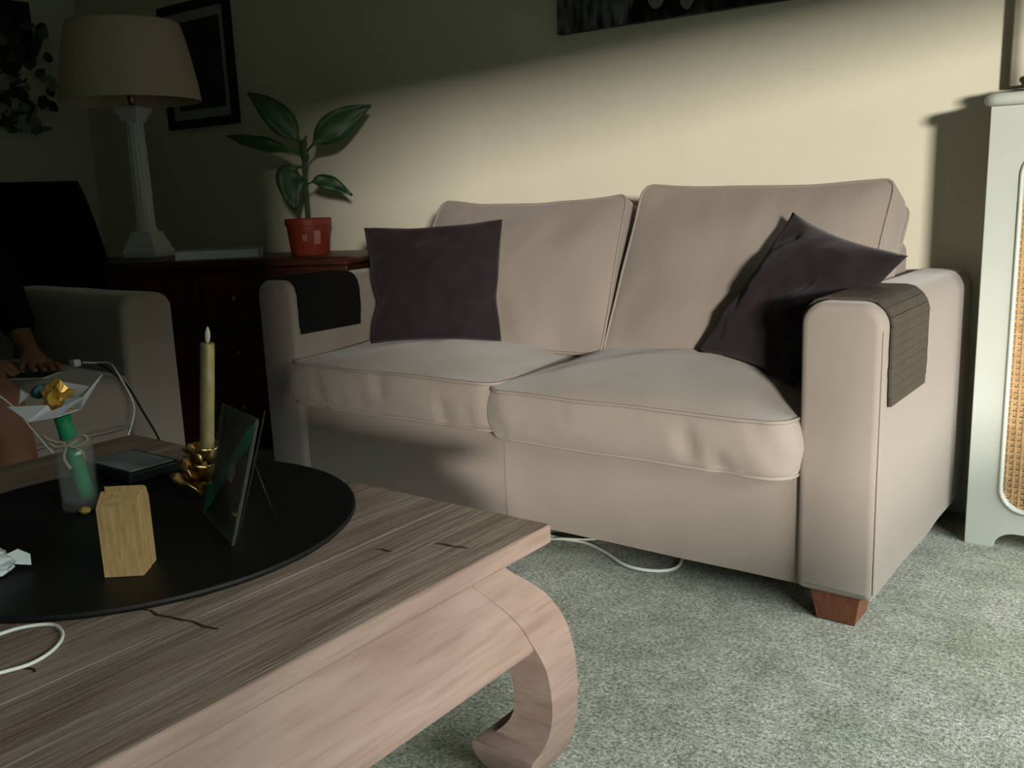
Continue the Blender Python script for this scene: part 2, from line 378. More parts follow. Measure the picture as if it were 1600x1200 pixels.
# front panel of the base, slightly slack upholstery
def base_panel():
    NX, NZ = 60, 14; v = []; f = []
    x0, x1, z0, z1 = AW+0.001, SL-AW-0.001, LZ+0.002, 0.335
    for side in (0, 1):
        for i in range(NX+1):
            for k in range(NZ+1):
                x = x0+(x1-x0)*i/NX; z = z0+(z1-z0)*k/NZ
                y = 0.018+0.006*noise.noise(Vector((x*3.5, z*5, 1)))+0.002*noise.noise(Vector((x*11, z*4, 5)))
                y -= 0.004*math.exp(-((x-0.905)/0.01)**2)*0.6
                v.append((x, y if side == 0 else 0.74, z))
    n1 = (NX+1)*(NZ+1)
    for s in (0, 1):
        for i in range(NX):
            for k in range(NZ):
                a = s*n1+i*(NZ+1)+k; q = (a, a+NZ+1, a+NZ+2, a+1); f.append(q if s == 0 else q[::-1])
    rim = [i*(NZ+1) for i in range(NX+1)] + [NX*(NZ+1)+k for k in range(1, NZ+1)] + [i*(NZ+1)+NZ for i in range(NX-1, -1, -1)] + [k for k in range(NZ-1, 0, -1)]
    for a, b in zip(rim, rim[1:]+rim[:1]): f.append((b, a, a+n1, b+n1))
    return link('base', pydata('base', v, f), 'fabric', sofa)
base = sharp(base_panel(), 50)
tube('seam', [(0.905, 0.0165, LZ+0.005), (0.905, 0.015, 0.2), (0.905, 0.0165, 0.33)], 0.0013, 'piping', base, n=5)
box('back_frame', (AW+0.002, 0.66, LZ+0.01), (SL-AW-0.002, AD, 0.735), 'fabric', sofa, 0.03, 4, True)
def seat_map(cx, cy, cz): return lambda u, v, ww: Vector((cx+u, cy+v, cz+ww + 0.012*max(0, v)/0.25*0.3))
box_cushion('seat_cushion', 0.752, 0.63, 0.118, 0.045, seat_map(0.538, 0.274, 0.376), 'fabric', sofa, 0.045, 0.004, 0.012, 0.006, 1, folds=0.013)
box_cushion('seat_cushion', 0.762, 0.64, 0.116, 0.055, seat_map(1.281, 0.264, 0.368), 'fabric', sofa, 0.066, 0.004, 0.017, 0.006, 2, folds=0.014)
def quad_map(bl, br, tr, tl, W, D, H, sag=0.0):
    bl, br, tr, tl = [Vector(q) for q in (bl, br, tr, tl)]; n = ((br-bl).cross(tl-bl)).normalized()
    def g(u, v, ww):
        a = u/W+0.5; b = v/D+0.5
        p = bl*(1-a)*(1-b)+br*a*(1-b)+tr*a*b+tl*(1-a)*b + n*(ww-H/2)
        if sag: p.z -= sag*max(0, 1-(2*a-1)**2)*max(0, b)**3
        return p
    return g
# n points to the viewer (-y)
box_cushion('back_cushion', 0.74, 0.46, 0.15, 0.03, quad_map((0.21, 0.335, 0.455), (0.998, 0.335, 0.455), (0.962, 0.55, 0.878), (0.285, 0.55, 0.872), 0.74, 0.46, 0.15, 0.02), 'fabric', sofa, 0.045, 0.02, 0.008, 0.006, 3, sagf=None)
box_cushion('back_cushion', 0.72, 0.46, 0.15, 0.03, quad_map((1.003, 0.335, 0.458), (1.655, 0.335, 0.455), (1.688, 0.55, 0.892), (1.022, 0.55, 0.896), 0.72, 0.46, 0.15, 0.012), 'fabric', sofa, 0.045, 0.02, 0.008, 0.006, 4)
def taper_leg(name, cx, cy, h, a, b, m, parent):
    loops = []
    for z, s in ((0, b), (0.004, b+0.002), (h, a)):
        loops.append([Vector((cx+sx*s, cy+sy*s, z)) for sx, sy in ((-1, -1), (1, -1), (1, 1), (-1, 1))])
    return loft(name, loops, m, parent, True, False)
for lx in (0.078, SL-0.078):
    for ly in (0.058, AD-0.06): taper_leg('leg', lx, ly, LZ+0.004, 0.05, 0.037, 'legwood', sofa)

# scatter cushions
tag(pillow('throw_cushion', [(0.335, 0.13, 0.475), (0.69, 0.30, 0.478), (0.655, 0.375, 0.82), (0.235, 0.235, 0.805)], 0.062, 'purple', None, 1, wr=0.011, waist=0.085),
    'aubergine throw cushion standing upright at the left end of the sofa', 'cushion', 'throw cushions on the sofa')
def fold(u, q):
    d = (u*0.75 - q*0.66 + 0.05)
    return -0.020*math.exp(-((d-0.02)/0.20)**2)*max(0, 1-abs(u*0.6+q*0.6)) + 0.010*math.exp(-((d+0.32)/0.2)**2)*(1-u*u)*(1-q*q)
tag(pillow('throw_cushion', [(1.296, 0.30, 0.492), (1.60, 0.155, 0.462), (1.80, 0.235, 0.738), (1.492, 0.42, 0.822)], 0.062, 'purple', None, 4, wr=0.010, crease=fold, pinch=0.08),
    'aubergine throw cushion tipped over the right armrest of the sofa', 'cushion', 'throw cushions on the sofa')

# slatted armrest mats, each slat a part
def arm_mat(x_in, x_out, sgn, y0, y1, z_out, z_in, m, label):
    t = thing('armrest_mat', label, 'armrest mat', ((x_in+x_out)/2, (y0+y1)/2, AH), 0, 'slat mats on the sofa armrests')
    off = 0.006; r = 0.045+off; xa, xb = min(x_in, x_out)-off, max(x_in, x_out)+off; zt = AH+off
    zl, zr = (z_in, z_out) if x_out > x_in else (z_out, z_in)
    path = [Vector((xa, 0, zl))] + [Vector((xa, 0, zl+(zt-r-zl)*k/12)) for k in range(1, 13)]
    path += [Vector((xa+r-r*math.cos(a), 0, zt-r+r*math.sin(a))) for a in [math.pi/2*k/10 for k in range(1, 11)]]
    path += [Vector((xa+r+(xb-xa-2*r)*k/8, 0, zt)) for k in range(1, 9)]
    path += [Vector((xb-r+r*math.sin(a), 0, zt-r+r*math.cos(a))) for a in [math.pi/2*k/10 for k in range(1, 11)]]
    path += [Vector((xb, 0, zt-r-(zt-r-zr)*k/12)) for k in range(1, 13)]
    ln = [0]
    for a, b in zip(path, path[1:]): ln.append(ln[-1]+(b-a).length)
    def at(s):
        for i in range(len(path)-1):
            if s <= ln[i+1] or i == len(path)-2:
                k = (s-ln[i])/max(1e-9, ln[i+1]-ln[i]); return path[i].lerp(path[i+1], k), (path[i+1]-path[i]).normalized()
    nsl = round(ln[-1]/0.0195); sw = ln[-1]/nsl
    me = boxme('slat', (-sw/2+0.00012, -(y1-y0)/2, -0.0028), (sw/2-0.00012, (y1-y0)/2, 0.0028), 0.0004, 1)
    me.materials.append(M[m])
    for i in range(nsl):
        p, tg = at((i+0.5)*sw); ang = math.atan2(tg.z, tg.x)
        o = bpy.data.objects.new('slat', me); C.objects.link(o); o.parent = t
        jit = random.uniform(-0.0015, 0.0015)
        short = 0.95 if i in (0, nsl-1) else (0.985 if i in (1, nsl-2) else 1.0)
        o.location = Vector((p.x, (y0+y1)/2+jit, p.z)) - t.location; o.rotation_euler = (0, -ang, 0); o.scale = (1, short, 1)
    # thin felt backing that holds the slats together
    bk = [p - Vector((-tg.z, 0, tg.x))*0.0032 for p, tg in [at(ln[-1]*k/60) for k in range(61)]]
    v = []; f = []
    for p in bk: v += [p+Vector((0, y0+0.004, 0))-t.location, p+Vector((0, y1-0.004, 0))-t.location]
    for k in range(60): f.append((2*k, 2*k+2, 2*k+3, 2*k+1))
    link('backing', pydata('backing', v, f), 'black', t)
    return t
arm_mat(SL-AW, SL, 1, 0.03, 0.305, 0.462, 0.52, 'slat', 'dark wooden slat mat draped over the right sofa armrest')
arm_mat(AW, 0.0, -1, 0.012, 0.262, 0.46, 0.508, 'slatblack', 'black slat mat draped over the left sofa armrest')

# white cable under the sofa
tag(tube('floor_cable', spline([(0.80, 0.20, 0.006), (0.93, 0.12, 0.006), (1.012, 0.112, 0.006), (1.074, 0.119, 0.006), (1.147, 0.092, 0.006), (1.229, 0.046, 0.006), (1.291, 0.043, 0.006), (1.336, 0.07, 0.006), (1.342, 0.12, 0.006), (1.30, 0.22, 0.006)], 8), 0.0042, 'cable'),
    'white power cable looping out from under the beige sofa', 'cable')
tag(tube('floor_cable', spline([(0.78, 0.06, 0.006), (0.9, 0.09, 0.006), (0.98, 0.096, 0.006), (1.02, 0.10, 0.012), (1.08, 0.145, 0.008), (1.15, 0.25, 0.006)], 8), 0.0035, 'cable'),
    'thinner white cable lying straight along the front of the beige sofa base', 'cable')

# ------------------------------------------------------------------ coffee table
TX0, TX1, TY0, TY1, TZ = 0.48, 1.564, -1.86, -0.735, 0.42
TC = Vector(((TX0+TX1)/2, (TY0+TY1)/2, 0))
table = thing('coffee_table', 'low weathered teak coffee table with curled opium legs', 'table', TC)
npl = 6; pw = (TX1-TX0)/npl
for i in range(npl):
    a = TX0+i*pw-TC.x; g = 0.0006
    lo = (a+(g if i else 0), TY0-TC.y, TZ-0.030); hi = (a+pw-(g if i < npl-1 else 0), TY1-TC.y, TZ-(0.0006 if i % 2 else 0))
    bm = bmesh.new(); bmesh.ops.create_cube(bm, size=1)
    for v in bm.verts: v.co = Vector([lo[k]+(v.co[k]+0.5)*(hi[k]-lo[k]) for k in range(3)])
    outer = [e for e in bm.edges if (i == npl-1 and all(abs(v.co.x-hi[0]) < 1e-6 for v in e.verts)) or (i == 0 and all(abs(v.co.x-lo[0]) < 1e-6 for v in e.verts)) or all(abs(v.co.y-hi[1]) < 1e-6 for v in e.verts) or all(abs(v.co.y-lo[1]) < 1e-6 for v in e.verts)]
    bmesh.ops.bevel(bm, geom=outer, offset=0.005, segments=3, affect='EDGES', profile=0.5)
    me = bpy.data.meshes.new('plank'); bm.to_mesh(me); bm.free()
    o = link('plank', me, 'table', table, False)
    if i in (0, npl-1):
        o.data.materials.append(M['tablepink'])
        for p_ in o.data.polygons:
            if abs(p_.normal.x) > 0.6: p_.material_index = 1
def crack(pts, wd):
    v = []; f = []
    for k, (x, y) in enumerate(pts):
        ww = wd*(0.35+0.65*math.sin(math.pi*(k+0.5)/len(pts)))*random.uniform(0.6, 1.2)
        v += [(x-TC.x, y-TC.y-ww, TZ+0.0003), (x-TC.x, y-TC.y+ww, TZ+0.0003)]
    for k in range(len(pts)-1): f.append((2*k, 2*k+2, 2*k+3, 2*k+1))
    return link('crack', pydata('crack', v, f), 'crack', table, False)
crack([(1.300, -1.236), (1.318, -1.231), (1.335, -1.234), (1.353, -1.229), (1.372, -1.226), (1.388, -1.221), (1.41, -1.222), (1.431, -1.217)], 0.0028)
crack([(1.470, -0.884), (1.482, -0.881), (1.497, -0.881), (1.510, -0.877), (1.521, -0.876)], 0.0022)
crack([(1.412, -0.944), (1.420, -0.940), (1.430, -0.941), (1.438, -0.939)], 0.0022)
crack([(1.325, -1.392), (1.333, -1.386), (1.341, -1.384), (1.348, -1.386)], 0.003)
# moulding under the top, aprons, legs
hx, hy = (TX1-TX0)/2, (TY1-TY0)/2
def apron(L, dist, rot):
    prof = [(-0.060, 0.391), (-0.055, 0.372), (-0.050, 0.355), (-0.030, 0.335), (-0.0125, 0.314), (0.0005, 0.29), (0.0095, 0.265), (0.011, 0.256), (0.008, 0.248), (-0.06, 0.248), (-0.085, 0.391)]
    loops = []
    for k in range(2):
        y = (-1 if k == 0 else 1)*(L/2-0.062)
        loops.append([Vector((dist+m_, y, z)) for m_, z in prof])
    me = loftme('apron', loops); me.transform(Matrix.Rotation(rot, 4, 'Z'))
    return sharp(link('apron', me, 'tablepink', table), 40)
apron(2*hy, hx, 0); apron(2*hy, hx, math.pi); apron(2*hx, hy, math.pi/2); apron(2*hx, hy, -math.pi/2)
LEG = [(.390, -.135, -.058), (.372, -.132, -.053), (.355, -.125, -.048), (.335, -.112, -.028), (.314, -.098, -.010), (.29, -.085, .003), (.265, -.076, .012), (.235, -.062, .018), (.21, -.053, .021), (.18, -.048, .0225), (.15, -.046, .023), (.126, -.048, .022), (.108, -.056, .021), (.095, -.070, .0195), (.088, -.088, .018), (.082, -.094, .017), (.06, -.090, .011), (.035, -.078, -.004), (.015, -.066, -.024), (.0, -.058, -.042)]
from mathutils.geometry import interpolate_bezier
lg = [Vector(q) for q in LEG]
for sx, sy in ((1, 1), (1, -1), (-1, 1), (-1, -1)):
    loops = []
    for z, mi, mo in [tuple(q) for q in spline(lg, 3)]:
        a, b = mi, mo
        loops.append([Vector((sx*(hx+x), sy*(hy+y), z)) for x, y in ((b, b), (a, b), (a, a), (b, a))])
    o = loft('leg', loops, 'tablepink', table); sharp(o, 40)

# things on the table -----------------------------------------------------
def disc(name, c, r, z0, z1, m):
    prof = [(0.001, z0), (r-0.004, z0), (r, z0+0.004), (r, z1-0.003), (r-0.002, z1), (r-0.008, z1), (r-0.012, z1-0.002), (0.001, z1-0.002)]
    o = lathe(name, [(a, b-z0) for a, b in prof], m, None, 96); o.location = (c[0], c[1], z0); return sharp(o, 50)
tag(disc('round_tray', (1.022, -1.068), 0.334, TZ, TZ+0.009, 'tray'), 'large round black tray lying on the teak coffee table', 'tray')
DZ = TZ+0.0075
# wooden block with a gabled top and grooved edge
blk = thing('wooden_block', 'pale oak block with slanted top and grooved side on the black tray', 'wooden block', (1.193, -1.178, DZ), math.radians(3))
def prism(name, pts, y0, y1, m, parent, mw=None):
    loops = [[Vector((x, y0, z)) for x, z in pts], [Vector((x, y1, z)) for x, z in pts]]
    me = loftme(name, loops)
    if mw is not None: me.transform(mw)
    return link(name, me, m, parent, False)
BW = 0.050; mwb = Matrix.Rotation(math.radians(36), 4, 'Z')
def slab(name, prof, x0, x1, m):
    loops = [[Vector((x, y, z)) for y, z in prof] for x in (x0, x1)]
    me = loftme(name, loops); me.transform(mwb); return link(name, me, m, blk, False)
slab('front_half', [(-0.026, 0), (0.0045, 0), (0.0045, 0.106), (-0.004, 0.109), (-0.026, 0.093)], -BW/2, BW/2, 'block')
slab('rear_half', [(0.0085, 0), (0.027, 0), (0.027, 0.092), (0.020, 0.107), (0.0085, 0.112)], -BW/2, BW/2-0.001, 'block')
slab('tongue', [(0.0045, 0.002), (0.0085, 0.002), (0.0085, 0.098), (0.0045, 0.098)], -BW/2+0.008, BW/2-0.010, 'mahog')
# glass with green tube, raffia, paper boat
gp = Vector((0.888, -1.077, DZ))
gl = thing('glass_tumbler', 'clear straight glass holding a green tube on the black tray', 'glass', gp)
lathe('glass_wall', [(0.001, 0.001), (0.0265, 0.001), (0.0275, 0.004), (0.0295, 0.12), (0.0285, 0.121), (0.0272, 0.12), (0.0255, 0.017), (0.024, 0.0145), (0.001, 0.014)], 'glass', gl, 40)
gt = thing('green_tube', 'green tube tied with raffia standing slanted in the glass', 'tube', gp+Vector((0, 0, 0.0155)))
ga, gb = Vector((0.003, 0.010, 0.002)), Vector((0.002, -0.012, 0.138))
tube('tube_body', [ga.lerp(gb, k/6) for k in range(7)], 0.0125, 'green', gt, n=20)
tp = ga.lerp(gb, 0.70)
tube('raffia_band', [tp+Vector((0.0135*math.cos(a), 0.0135*math.sin(a), 0.003*math.sin(a*2))) for a in [2*math.pi*k/20 for k in range(20)]], 0.003, 'twine', gt, True, 6)
def gtoff(q): return tp+Vector(q)
tube('raffia_bow', spline([gtoff((0.012, -0.010, 0)), gtoff((0.030, 0.004, 0.012)), gtoff((0.034, 0.010, 0.004)), gtoff((0.022, -0.004, -0.006)), gtoff((0.012, -0.012, -0.002))], 5), 0.0022, 'twine', gt, n=5)
tube('raffia_bow', spline([gtoff((0.010, -0.012, 0)), gtoff((-0.004, -0.030, 0.008)), gtoff((-0.012, -0.034, 0.016)), gtoff((0.0, -0.026, -0.003)), gtoff((0.011, -0.013, -0.003))], 5), 0.0022, 'twine', gt, n=5)
tube('raffia_end', spline([gtoff((0.012, -0.012, -0.002)), gtoff((0.010, -0.018, -0.022)), gtoff((0.014, -0.012, -0.040))], 5), [0.003]*10+[0.0045], 'twine', gt, n=5)
tube('raffia_end', spline([gtoff((0.012, -0.010, -0.002)), gtoff((0.024, 0.004, -0.014)), gtoff((0.026, 0.006, -0.026))], 5), 0.0018, 'twine', gt, n=5)
# folded paper boat: flat bottom with four raised flaps
r_ = Vector((rt.x, rt.y, 0)); d_ = Vector((-rt.y, rt.x, 0))    # across the view and away from it
bt = gp+Vector((0.002, -0.012, 0.0155+0.141))-r_*0.004+Vector((0, 0, 0.023))
boat = thing('paper_boat', 'open folded white paper boat balanced on top of the green tube', 'paper boat', bt)
def pf(name, pts, m, parent, th=0.0012):
    v = [r_*a+d_*b+Vector((0, 0, c)) for a, b, c in pts]; n = ((v[1]-v[0]).cross(v[2]-v[0])).normalized()*th
    k = len(v); f = [tuple(range(k)), tuple(range(2*k-1, k-1, -1))]+[(i, i+k, (i+1) % k+k, (i+1) % k) for i in range(k)]
    return link(name, pydata(name, v+[q+n for q in v], f), m, parent, False)
A, B, Cc, D = (-0.068, -0.020, -0.004), (-0.023, -0.050, -0.022), (0.054, -0.028, 0.008), (0.066, 0.020, 0.034)
F, Em = (-0.014, 0.050, 0.020), (0.036, 0.040, 0.012)
n1, n2, n3, n4 = (-0.034, -0.012, -0.020), (0.008, -0.026, -0.022), (0.030, 0.010, -0.018), (-0.010, 0.032, -0.016)
pf('floor_fold', [n1, n2, n3, n4], 'paper', boat)
pf('front_flap', [A, B, n2, (-0.006, -0.020, -0.004)], 'paper', boat)
pf('front_flap', [B, Cc, (0.020, -0.012, 0.004), n2], 'paper', boat)
pf('side_flap', [Cc, D, n3, (0.022, -0.012, -0.010)], 'paper', boat)
pf('rear_flap', [F, Em, n3, n4], 'paper', boat)
def crumple(name, c, rad, m, parent=None, seed=1, amp=0.5, sub=3, sq=(1, 1, 1), label=None, cat=None):
    bm = bmesh.new(); bmesh.ops.create_icosphere(bm, subdivisions=sub, radius=1); sd = Vector((seed*3.7, seed*1.3, seed*8.1))
    for v in bm.verts:
        k = 1+amp*noise.noise(v.co*1.7+sd)+amp*0.6*noise.noise(v.co*4+sd)
        v.co = Vector([v.co[i]*rad*sq[i]*k for i in range(3)])
    me = bpy.data.meshes.new(name); bm.to_mesh(me); bm.free(); o = link(name, me, m, parent, False); o.location = c; return o
fo = crumple('gold_foil_sweet', bt+r_*(-0.003)+d_*0.004+Vector((0, 0, 0.001)), 0.018, 'foil', None, 2, 1.1, 3, (1, 1, 1.15))
tag(fo, 'crumpled gold foil sweet lying in the white paper boat', 'sweet')
sw = thing('wrapped_sweet', 'teal striped wrapped sweet with white twisted end in the paper boat', 'sweet', bt+r_*(-0.032)+d_*0.020+Vector((0, 0, 0.012)))
def ellip(name, c, ax, rx, ry, m, parent):
    ax = ax.normalized(); b = ax.orthogonal().normalized(); c2 = ax.cross(b); loops = []
    for k in range(11):
        t = math.pi*(0.03+0.94*k/10)
        loops.append([c+ax*(-math.cos(t)*rx)+(b*math.cos(q)+c2*math.sin(q))*ry*math.sin(t) for q in [2*math.pi*j/16 for j in range(16)]])
    return loft(name, loops, m, parent)
axs = r_*0.9+Vector((0, 0, 0.35))
ellip('sweet_body', Vector((0, 0, 0)), axs, 0.019, 0.011, 'blue', sw)
pf('twist', [(-0.018, 0, -0.006), (-0.036, -0.006, -0.018), (-0.040, 0.006, -0.006), (-0.034, 0.002, 0.004)], 'wrapper', sw)
# small yellow and brass bits behind the block
tag(crumple('wax_melt', (0.922, -1.090, DZ+0.006), 0.008, 'yellow', None, 5, 0.25, 2, (1.4, 1, 0.75)), 'small yellow wax piece beside the glass tumbler', 'wax piece')
tl = thing('tealight_cup', 'low round brass tealight cup on the tray behind the oak block', 'tealight', (0.992, -1.052, DZ))
lathe('cup', [(0.001, 0), (0.022, 0), (0.024, 0.002), (0.024, 0.028), (0.0225, 0.028), (0.0215, 0.006), (0.001, 0.006)], 'brass', tl, 32)
lathe('wax', [(0.001, 0.006), (0.0212, 0.006), (0.0212, 0.02), (0.001, 0.021)], 'yellow', tl, 24)
# LED candle in a gold lumpy holder
cp = Vector((1.003, -0.917, DZ))
hold = thing('candle_holder', 'crumpled gold rose shaped candle holder on the black tray', 'candle holder', cp)
pet = []
for ringi, (nn_, rr, zz, sz, tilt) in enumerate(((7, 0.040, 0.012, 0.026, 0.5), (7, 0.034, 0.036, 0.026, 0.25), (6, 0.026, 0.060, 0.024, 0.05))):
    for k in range(nn_):
        a = 2*math.pi*(k+0.5*ringi)/nn_+0.3; loops = []
        e = Vector((math.cos(a), math.sin(a), 0)); t_ = Vector((-e.y, e.x, 0))
        v = []; f = []
        for i in range(7):
            for j in range(7):
                u = -1+2*i/6; q = j/6
                wd = sz*math.sin(math.pi*(0.18+0.66*q))
                p = e*(rr-0.012+0.016*q*tilt*2+0.010*q*q+0.010*(1-u*u)*0.8)+t_*(u*wd)+Vector((0, 0, zz-0.012+q*0.034+0.004*noise.noise(Vector((u*2+k, q*3, ringi)))))
                p += e*0.006*noise.noise(Vector((u*2, q*2, k*3.1+ringi)))
                v.append(p)
        for i in range(6):
            for j in range(6): f.append((i*7+j, i*7+7+j, i*7+8+j, i*7+j+1))
        n0 = len(v); me = pydata('petal', v, f); o = link('petal', me, 'gold', hold)
        md = o.modifiers.new('t', 'SOLIDIFY'); md.thickness = 0.0022
lathe('core', [(0.001, 0.0), (0.036, 0.0), (0.036, 0.012), (0.027, 0.03), (0.022, 0.07), (0.0165, 0.076), (0.0135, 0.076), (0.0135, 0.05), (0.001, 0.05)], 'gold', hold, 28)
cand = thing('dinner_candle', 'tall gold LED dinner candle with pale flame tip in the gold holder', 'candle', cp+Vector((0, 0, 0.0525)))
cand.rotation_euler = Matrix.Rotation(math.radians(6.0), 3, d_).to_euler()
lathe('candle_body', [(0.001, 0), (0.0112, 0), (0.0116, 0.004), (0.0112, 0.05), (0.0114, 0.12), (0.0110, 0.196), (0.0102, 0.199), (0.001, 0.198)], 'goldwax', cand, 32)
lathe('flame_tip', [(0.0015, 0.198), (0.0035, 0.202), (0.0045, 0.208), (0.0040, 0.216), (0.0022, 0.222), (0.0006, 0.2255)], 'flame', cand, 20)
# glass plaque on a wire easel
pq = Vector((1.160, -1.017, DZ))
pla = thing('glass_plaque', 'small dark glass picture plaque with teal streak leaning on the tray', 'glass plaque', pq)
PBL, PBR, PTL, PTR = [Vector(q)-pq for q in ((1.088, -0.988, DZ+0.002), (1.246, -1.053, DZ+0.001), (1.110, -0.948, 0.596), (1.258, -1.001, 0.600))]
pn = (PBR-PBL).cross(PTL-PBL).normalized()        # towards the front
def pquad(name, u0, u1, v0, v1, off, th, m, poly=None):
    q = poly or [(u0, v0), (u1, v0), (u1, v1), (u0, v1)]
    def g(u, v): return PBL*(1-u)*(1-v)+PBR*u*(1-v)+PTR*u*v+PTL*(1-u)*v
    a = [g(u, v)+pn*off for u, v in q]; b = [g(u, v)+pn*(off+th) for u, v in q]; k = len(q)
    return link(name, pydata(name, a+b, [tuple(range(k)), tuple(range(2*k-1, k-1, -1))]+[(i, i+k, (i+1) % k+k, (i+1) % k) for i in range(k)]), m, pla, False)
pquad('glass_pane', 0, 1, 0, 1, 0.0, 0.004, 'glassplaque')
pquad('print', 0.02, 0.98, 0.02, 0.98, -0.0022, 0.0018, 'brownprint')
pquad('teal_streak', 0, 1, 0, 1, 0.0042, 0.0003, 'teal', [(0.03, 0.05), (0.16, 0.08), (0.50, 0.40), (0.97, 0.80), (0.97, 0.95), (0.80, 0.86), (0.30, 0.42), (0.04, 0.22)])
pquad('pale_figure', 0, 1, 0, 1, 0.0044, 0.0004, 'ivory', [(0.55, 0.44), (0.68, 0.42), (0.74, 0.52), (0.66, 0.60), (0.56, 0.55)])
ez = DZ-pq.z+0.0015
tube('easel_wire', spline([PBR-pn*0.003+Vector((0, 0, 0.003)), PBR*0.5+PTR*0.5-pn*0.005, PTR-pn*0.006, PTR-pn*0.010+Vector((0, 0, 0.012))], 5), 0.0012, 'blackcable', pla, n=6)
tube('easel_wire', [PBL*0.3+PTL*0.7-pn*0.004, PBR*0.5+PTR*0.5-pn*0.005, PBR*0.3+PTR*0.7-pn*0.005], 0.0012, 'blackcable', pla, n=6)
tube('easel_leg', [PBR*0.35+PTR*0.65-pn*0.006, Vector((1.262, -0.985, DZ+0.0015))-pq], 0.0012, 'blackcable', pla, n=6)
tube('easel_leg', [PBL*0.35+PTL*0.65-pn*0.006, Vector((1.125, -0.925, DZ+0.0015))-pq], 0.0012, 'blackcable', pla, n=6)
# e-reader like device on the far edge of the tray
dv = thing('tablet_device', 'small black framed device with grey screen lying at the tray edge', 'device', (0.774, -0.917, DZ+0.001))
box('case', (-0.076, -0.052, 0), (0.076, 0.052, 0.020), 'device', dv, 0.004, 3)
box('screen', (-0.066, -0.042, 0.0195), (0.066, 0.042, 0.0212), 'screen', dv)
# white sweet wrapper and cable loop
wr_ = thing('sweet_wrapper', 'crinkled translucent white sweet wrapper near the front of the tray', 'wrapper', (1.055, -1.283, DZ))
crumple('film', (-0.004, -0.012, 0.013), 0.022, 'wrapper', wr_, 9, 0.45, 3, (1.3, 1.4, 0.55))
v = [(0.004, 0.014, 0.010), (0.016, 0.034, 0.004), (0.004, 0.040, 0.014), (-0.008, 0.030, 0.022), (-0.006, 0.012, 0.02)]
link('twist', pydata('twist', v+[(a, b, c+0.0012) for a, b, c in v], [(0, 1, 2, 3, 4), (9, 8, 7, 6, 5)]+[(i, (i+1) % 5, (i+1) % 5+5, i+5) for i in range(5)]), 'wrapper', wr_, False)
crumple('film', (-0.045, 0.012, 0.012), 0.016, 'wrapper', wr_, 12, 0.4, 3, (1.2, 1.0, 0.6))
tag(tube('charging_cable', spline([(1.26, -1.62, TZ+0.003), (1.30, -1.47, TZ+0.003), (1.323, -1.41, TZ+0.003), (1.331, -1.38, TZ+0.003), (1.319, -1.349, TZ+0.003), (1.293, -1.326, TZ+0.003), (1.259, -1.319, TZ+0.003), (1.236, -1.339, TZ+0.003), (1.228, -1.37, TZ+0.003), (1.225, -1.45, TZ+0.003), (1.21, -1.6, TZ+0.003)], 8), 0.0022, 'cable', None, n=8),
    'white charging cable curled in a loop on the bare teak tabletop', 'cable')

# ------------------------------------------------------------------ radiator cover, right
RX0, RX1, RY, RZ = 1.872, 3.02, 0.62, 1.045
rc = thing('radiator_cover', 'white painted radiator cover with woven cane panel beside the sofa', 'radiator cover', ((RX0+RX1)/2, RY+0.1, 0))
def L2(p): return p
def round_loop(x0, x1, z0, z1, r, n=8):
    out = []
    for cx, cz, a0 in ((x1-r, z1-r, 0), (x0+r, z1-r, 90), (x0+r, z0+r, 180), (x1-r, z0+r, 270)):
        for k in range(n+1):
            a = math.radians(a0+90*k/n); out.append((cx+r*math.cos(a), cz+r*math.sin(a)))
    return out
cxm = (RX0+RX1)/2
def Lx(x): return x-cxm
foot = [(Lx(RX0), 0), (Lx(RX0)+0.060, 0)] + [(Lx(RX0)+0.060+0.05*(1-math.cos(a)), 0.042*math.sin(a)) for a in [math.pi/2*k/6 for k in range(1, 7)]]
foot += [(-x, z) for x, z in reversed(foot)] + [(Lx(RX1), RZ), (Lx(RX0), RZ)]
hole = round_loop(Lx(RX0)+0.072, Lx(RX1)-0.072, 0.098, RZ-0.10, 0.055)
mwr = Matrix.Translation((0, RY-(RY+0.1)+0.010, 0)) @ Matrix.Rotation(math.pi/2, 4, 'X')
fill_shape('front_frame', [foot, hole], 0.020, 'white', rc, 0.002, mwr)
rim_pts = [Vector((x, -0.1012, z)) for x, z in round_loop(Lx(RX0)+0.070, Lx(RX1)-0.070, 0.096, RZ-0.098, 0.057)]
tube('bead', rim_pts, 0.0045, 'white', rc, True, 8)
for sx in (-1, 1): box('side_panel', (sx*(RX1-RX0)/2-(0.018 if sx > 0 else 0), -0.079, 0), (sx*(RX1-RX0)/2+(0.018 if sx < 0 else 0), 0.125, RZ), 'white', rc, 0.001)
def top_slab():
    ring = rrect(RX1-RX0+0.036, 0.25, 0.03, 120); loops = []
    for ins, z in ((0.012, 0.0), (0.004, 0.002), (0.0, 0.010), (0.0, 0.016), (0.003, 0.023), (0.010, 0.0275), (0.02, 0.028)):
        loops.append([Vector((x-nx*ins, y-ny*ins+0.002, RZ+z)) for x, y, nx, ny in ring])
    return sharp(loft('top_board', loops, 'white', rc), 50)
top_slab()
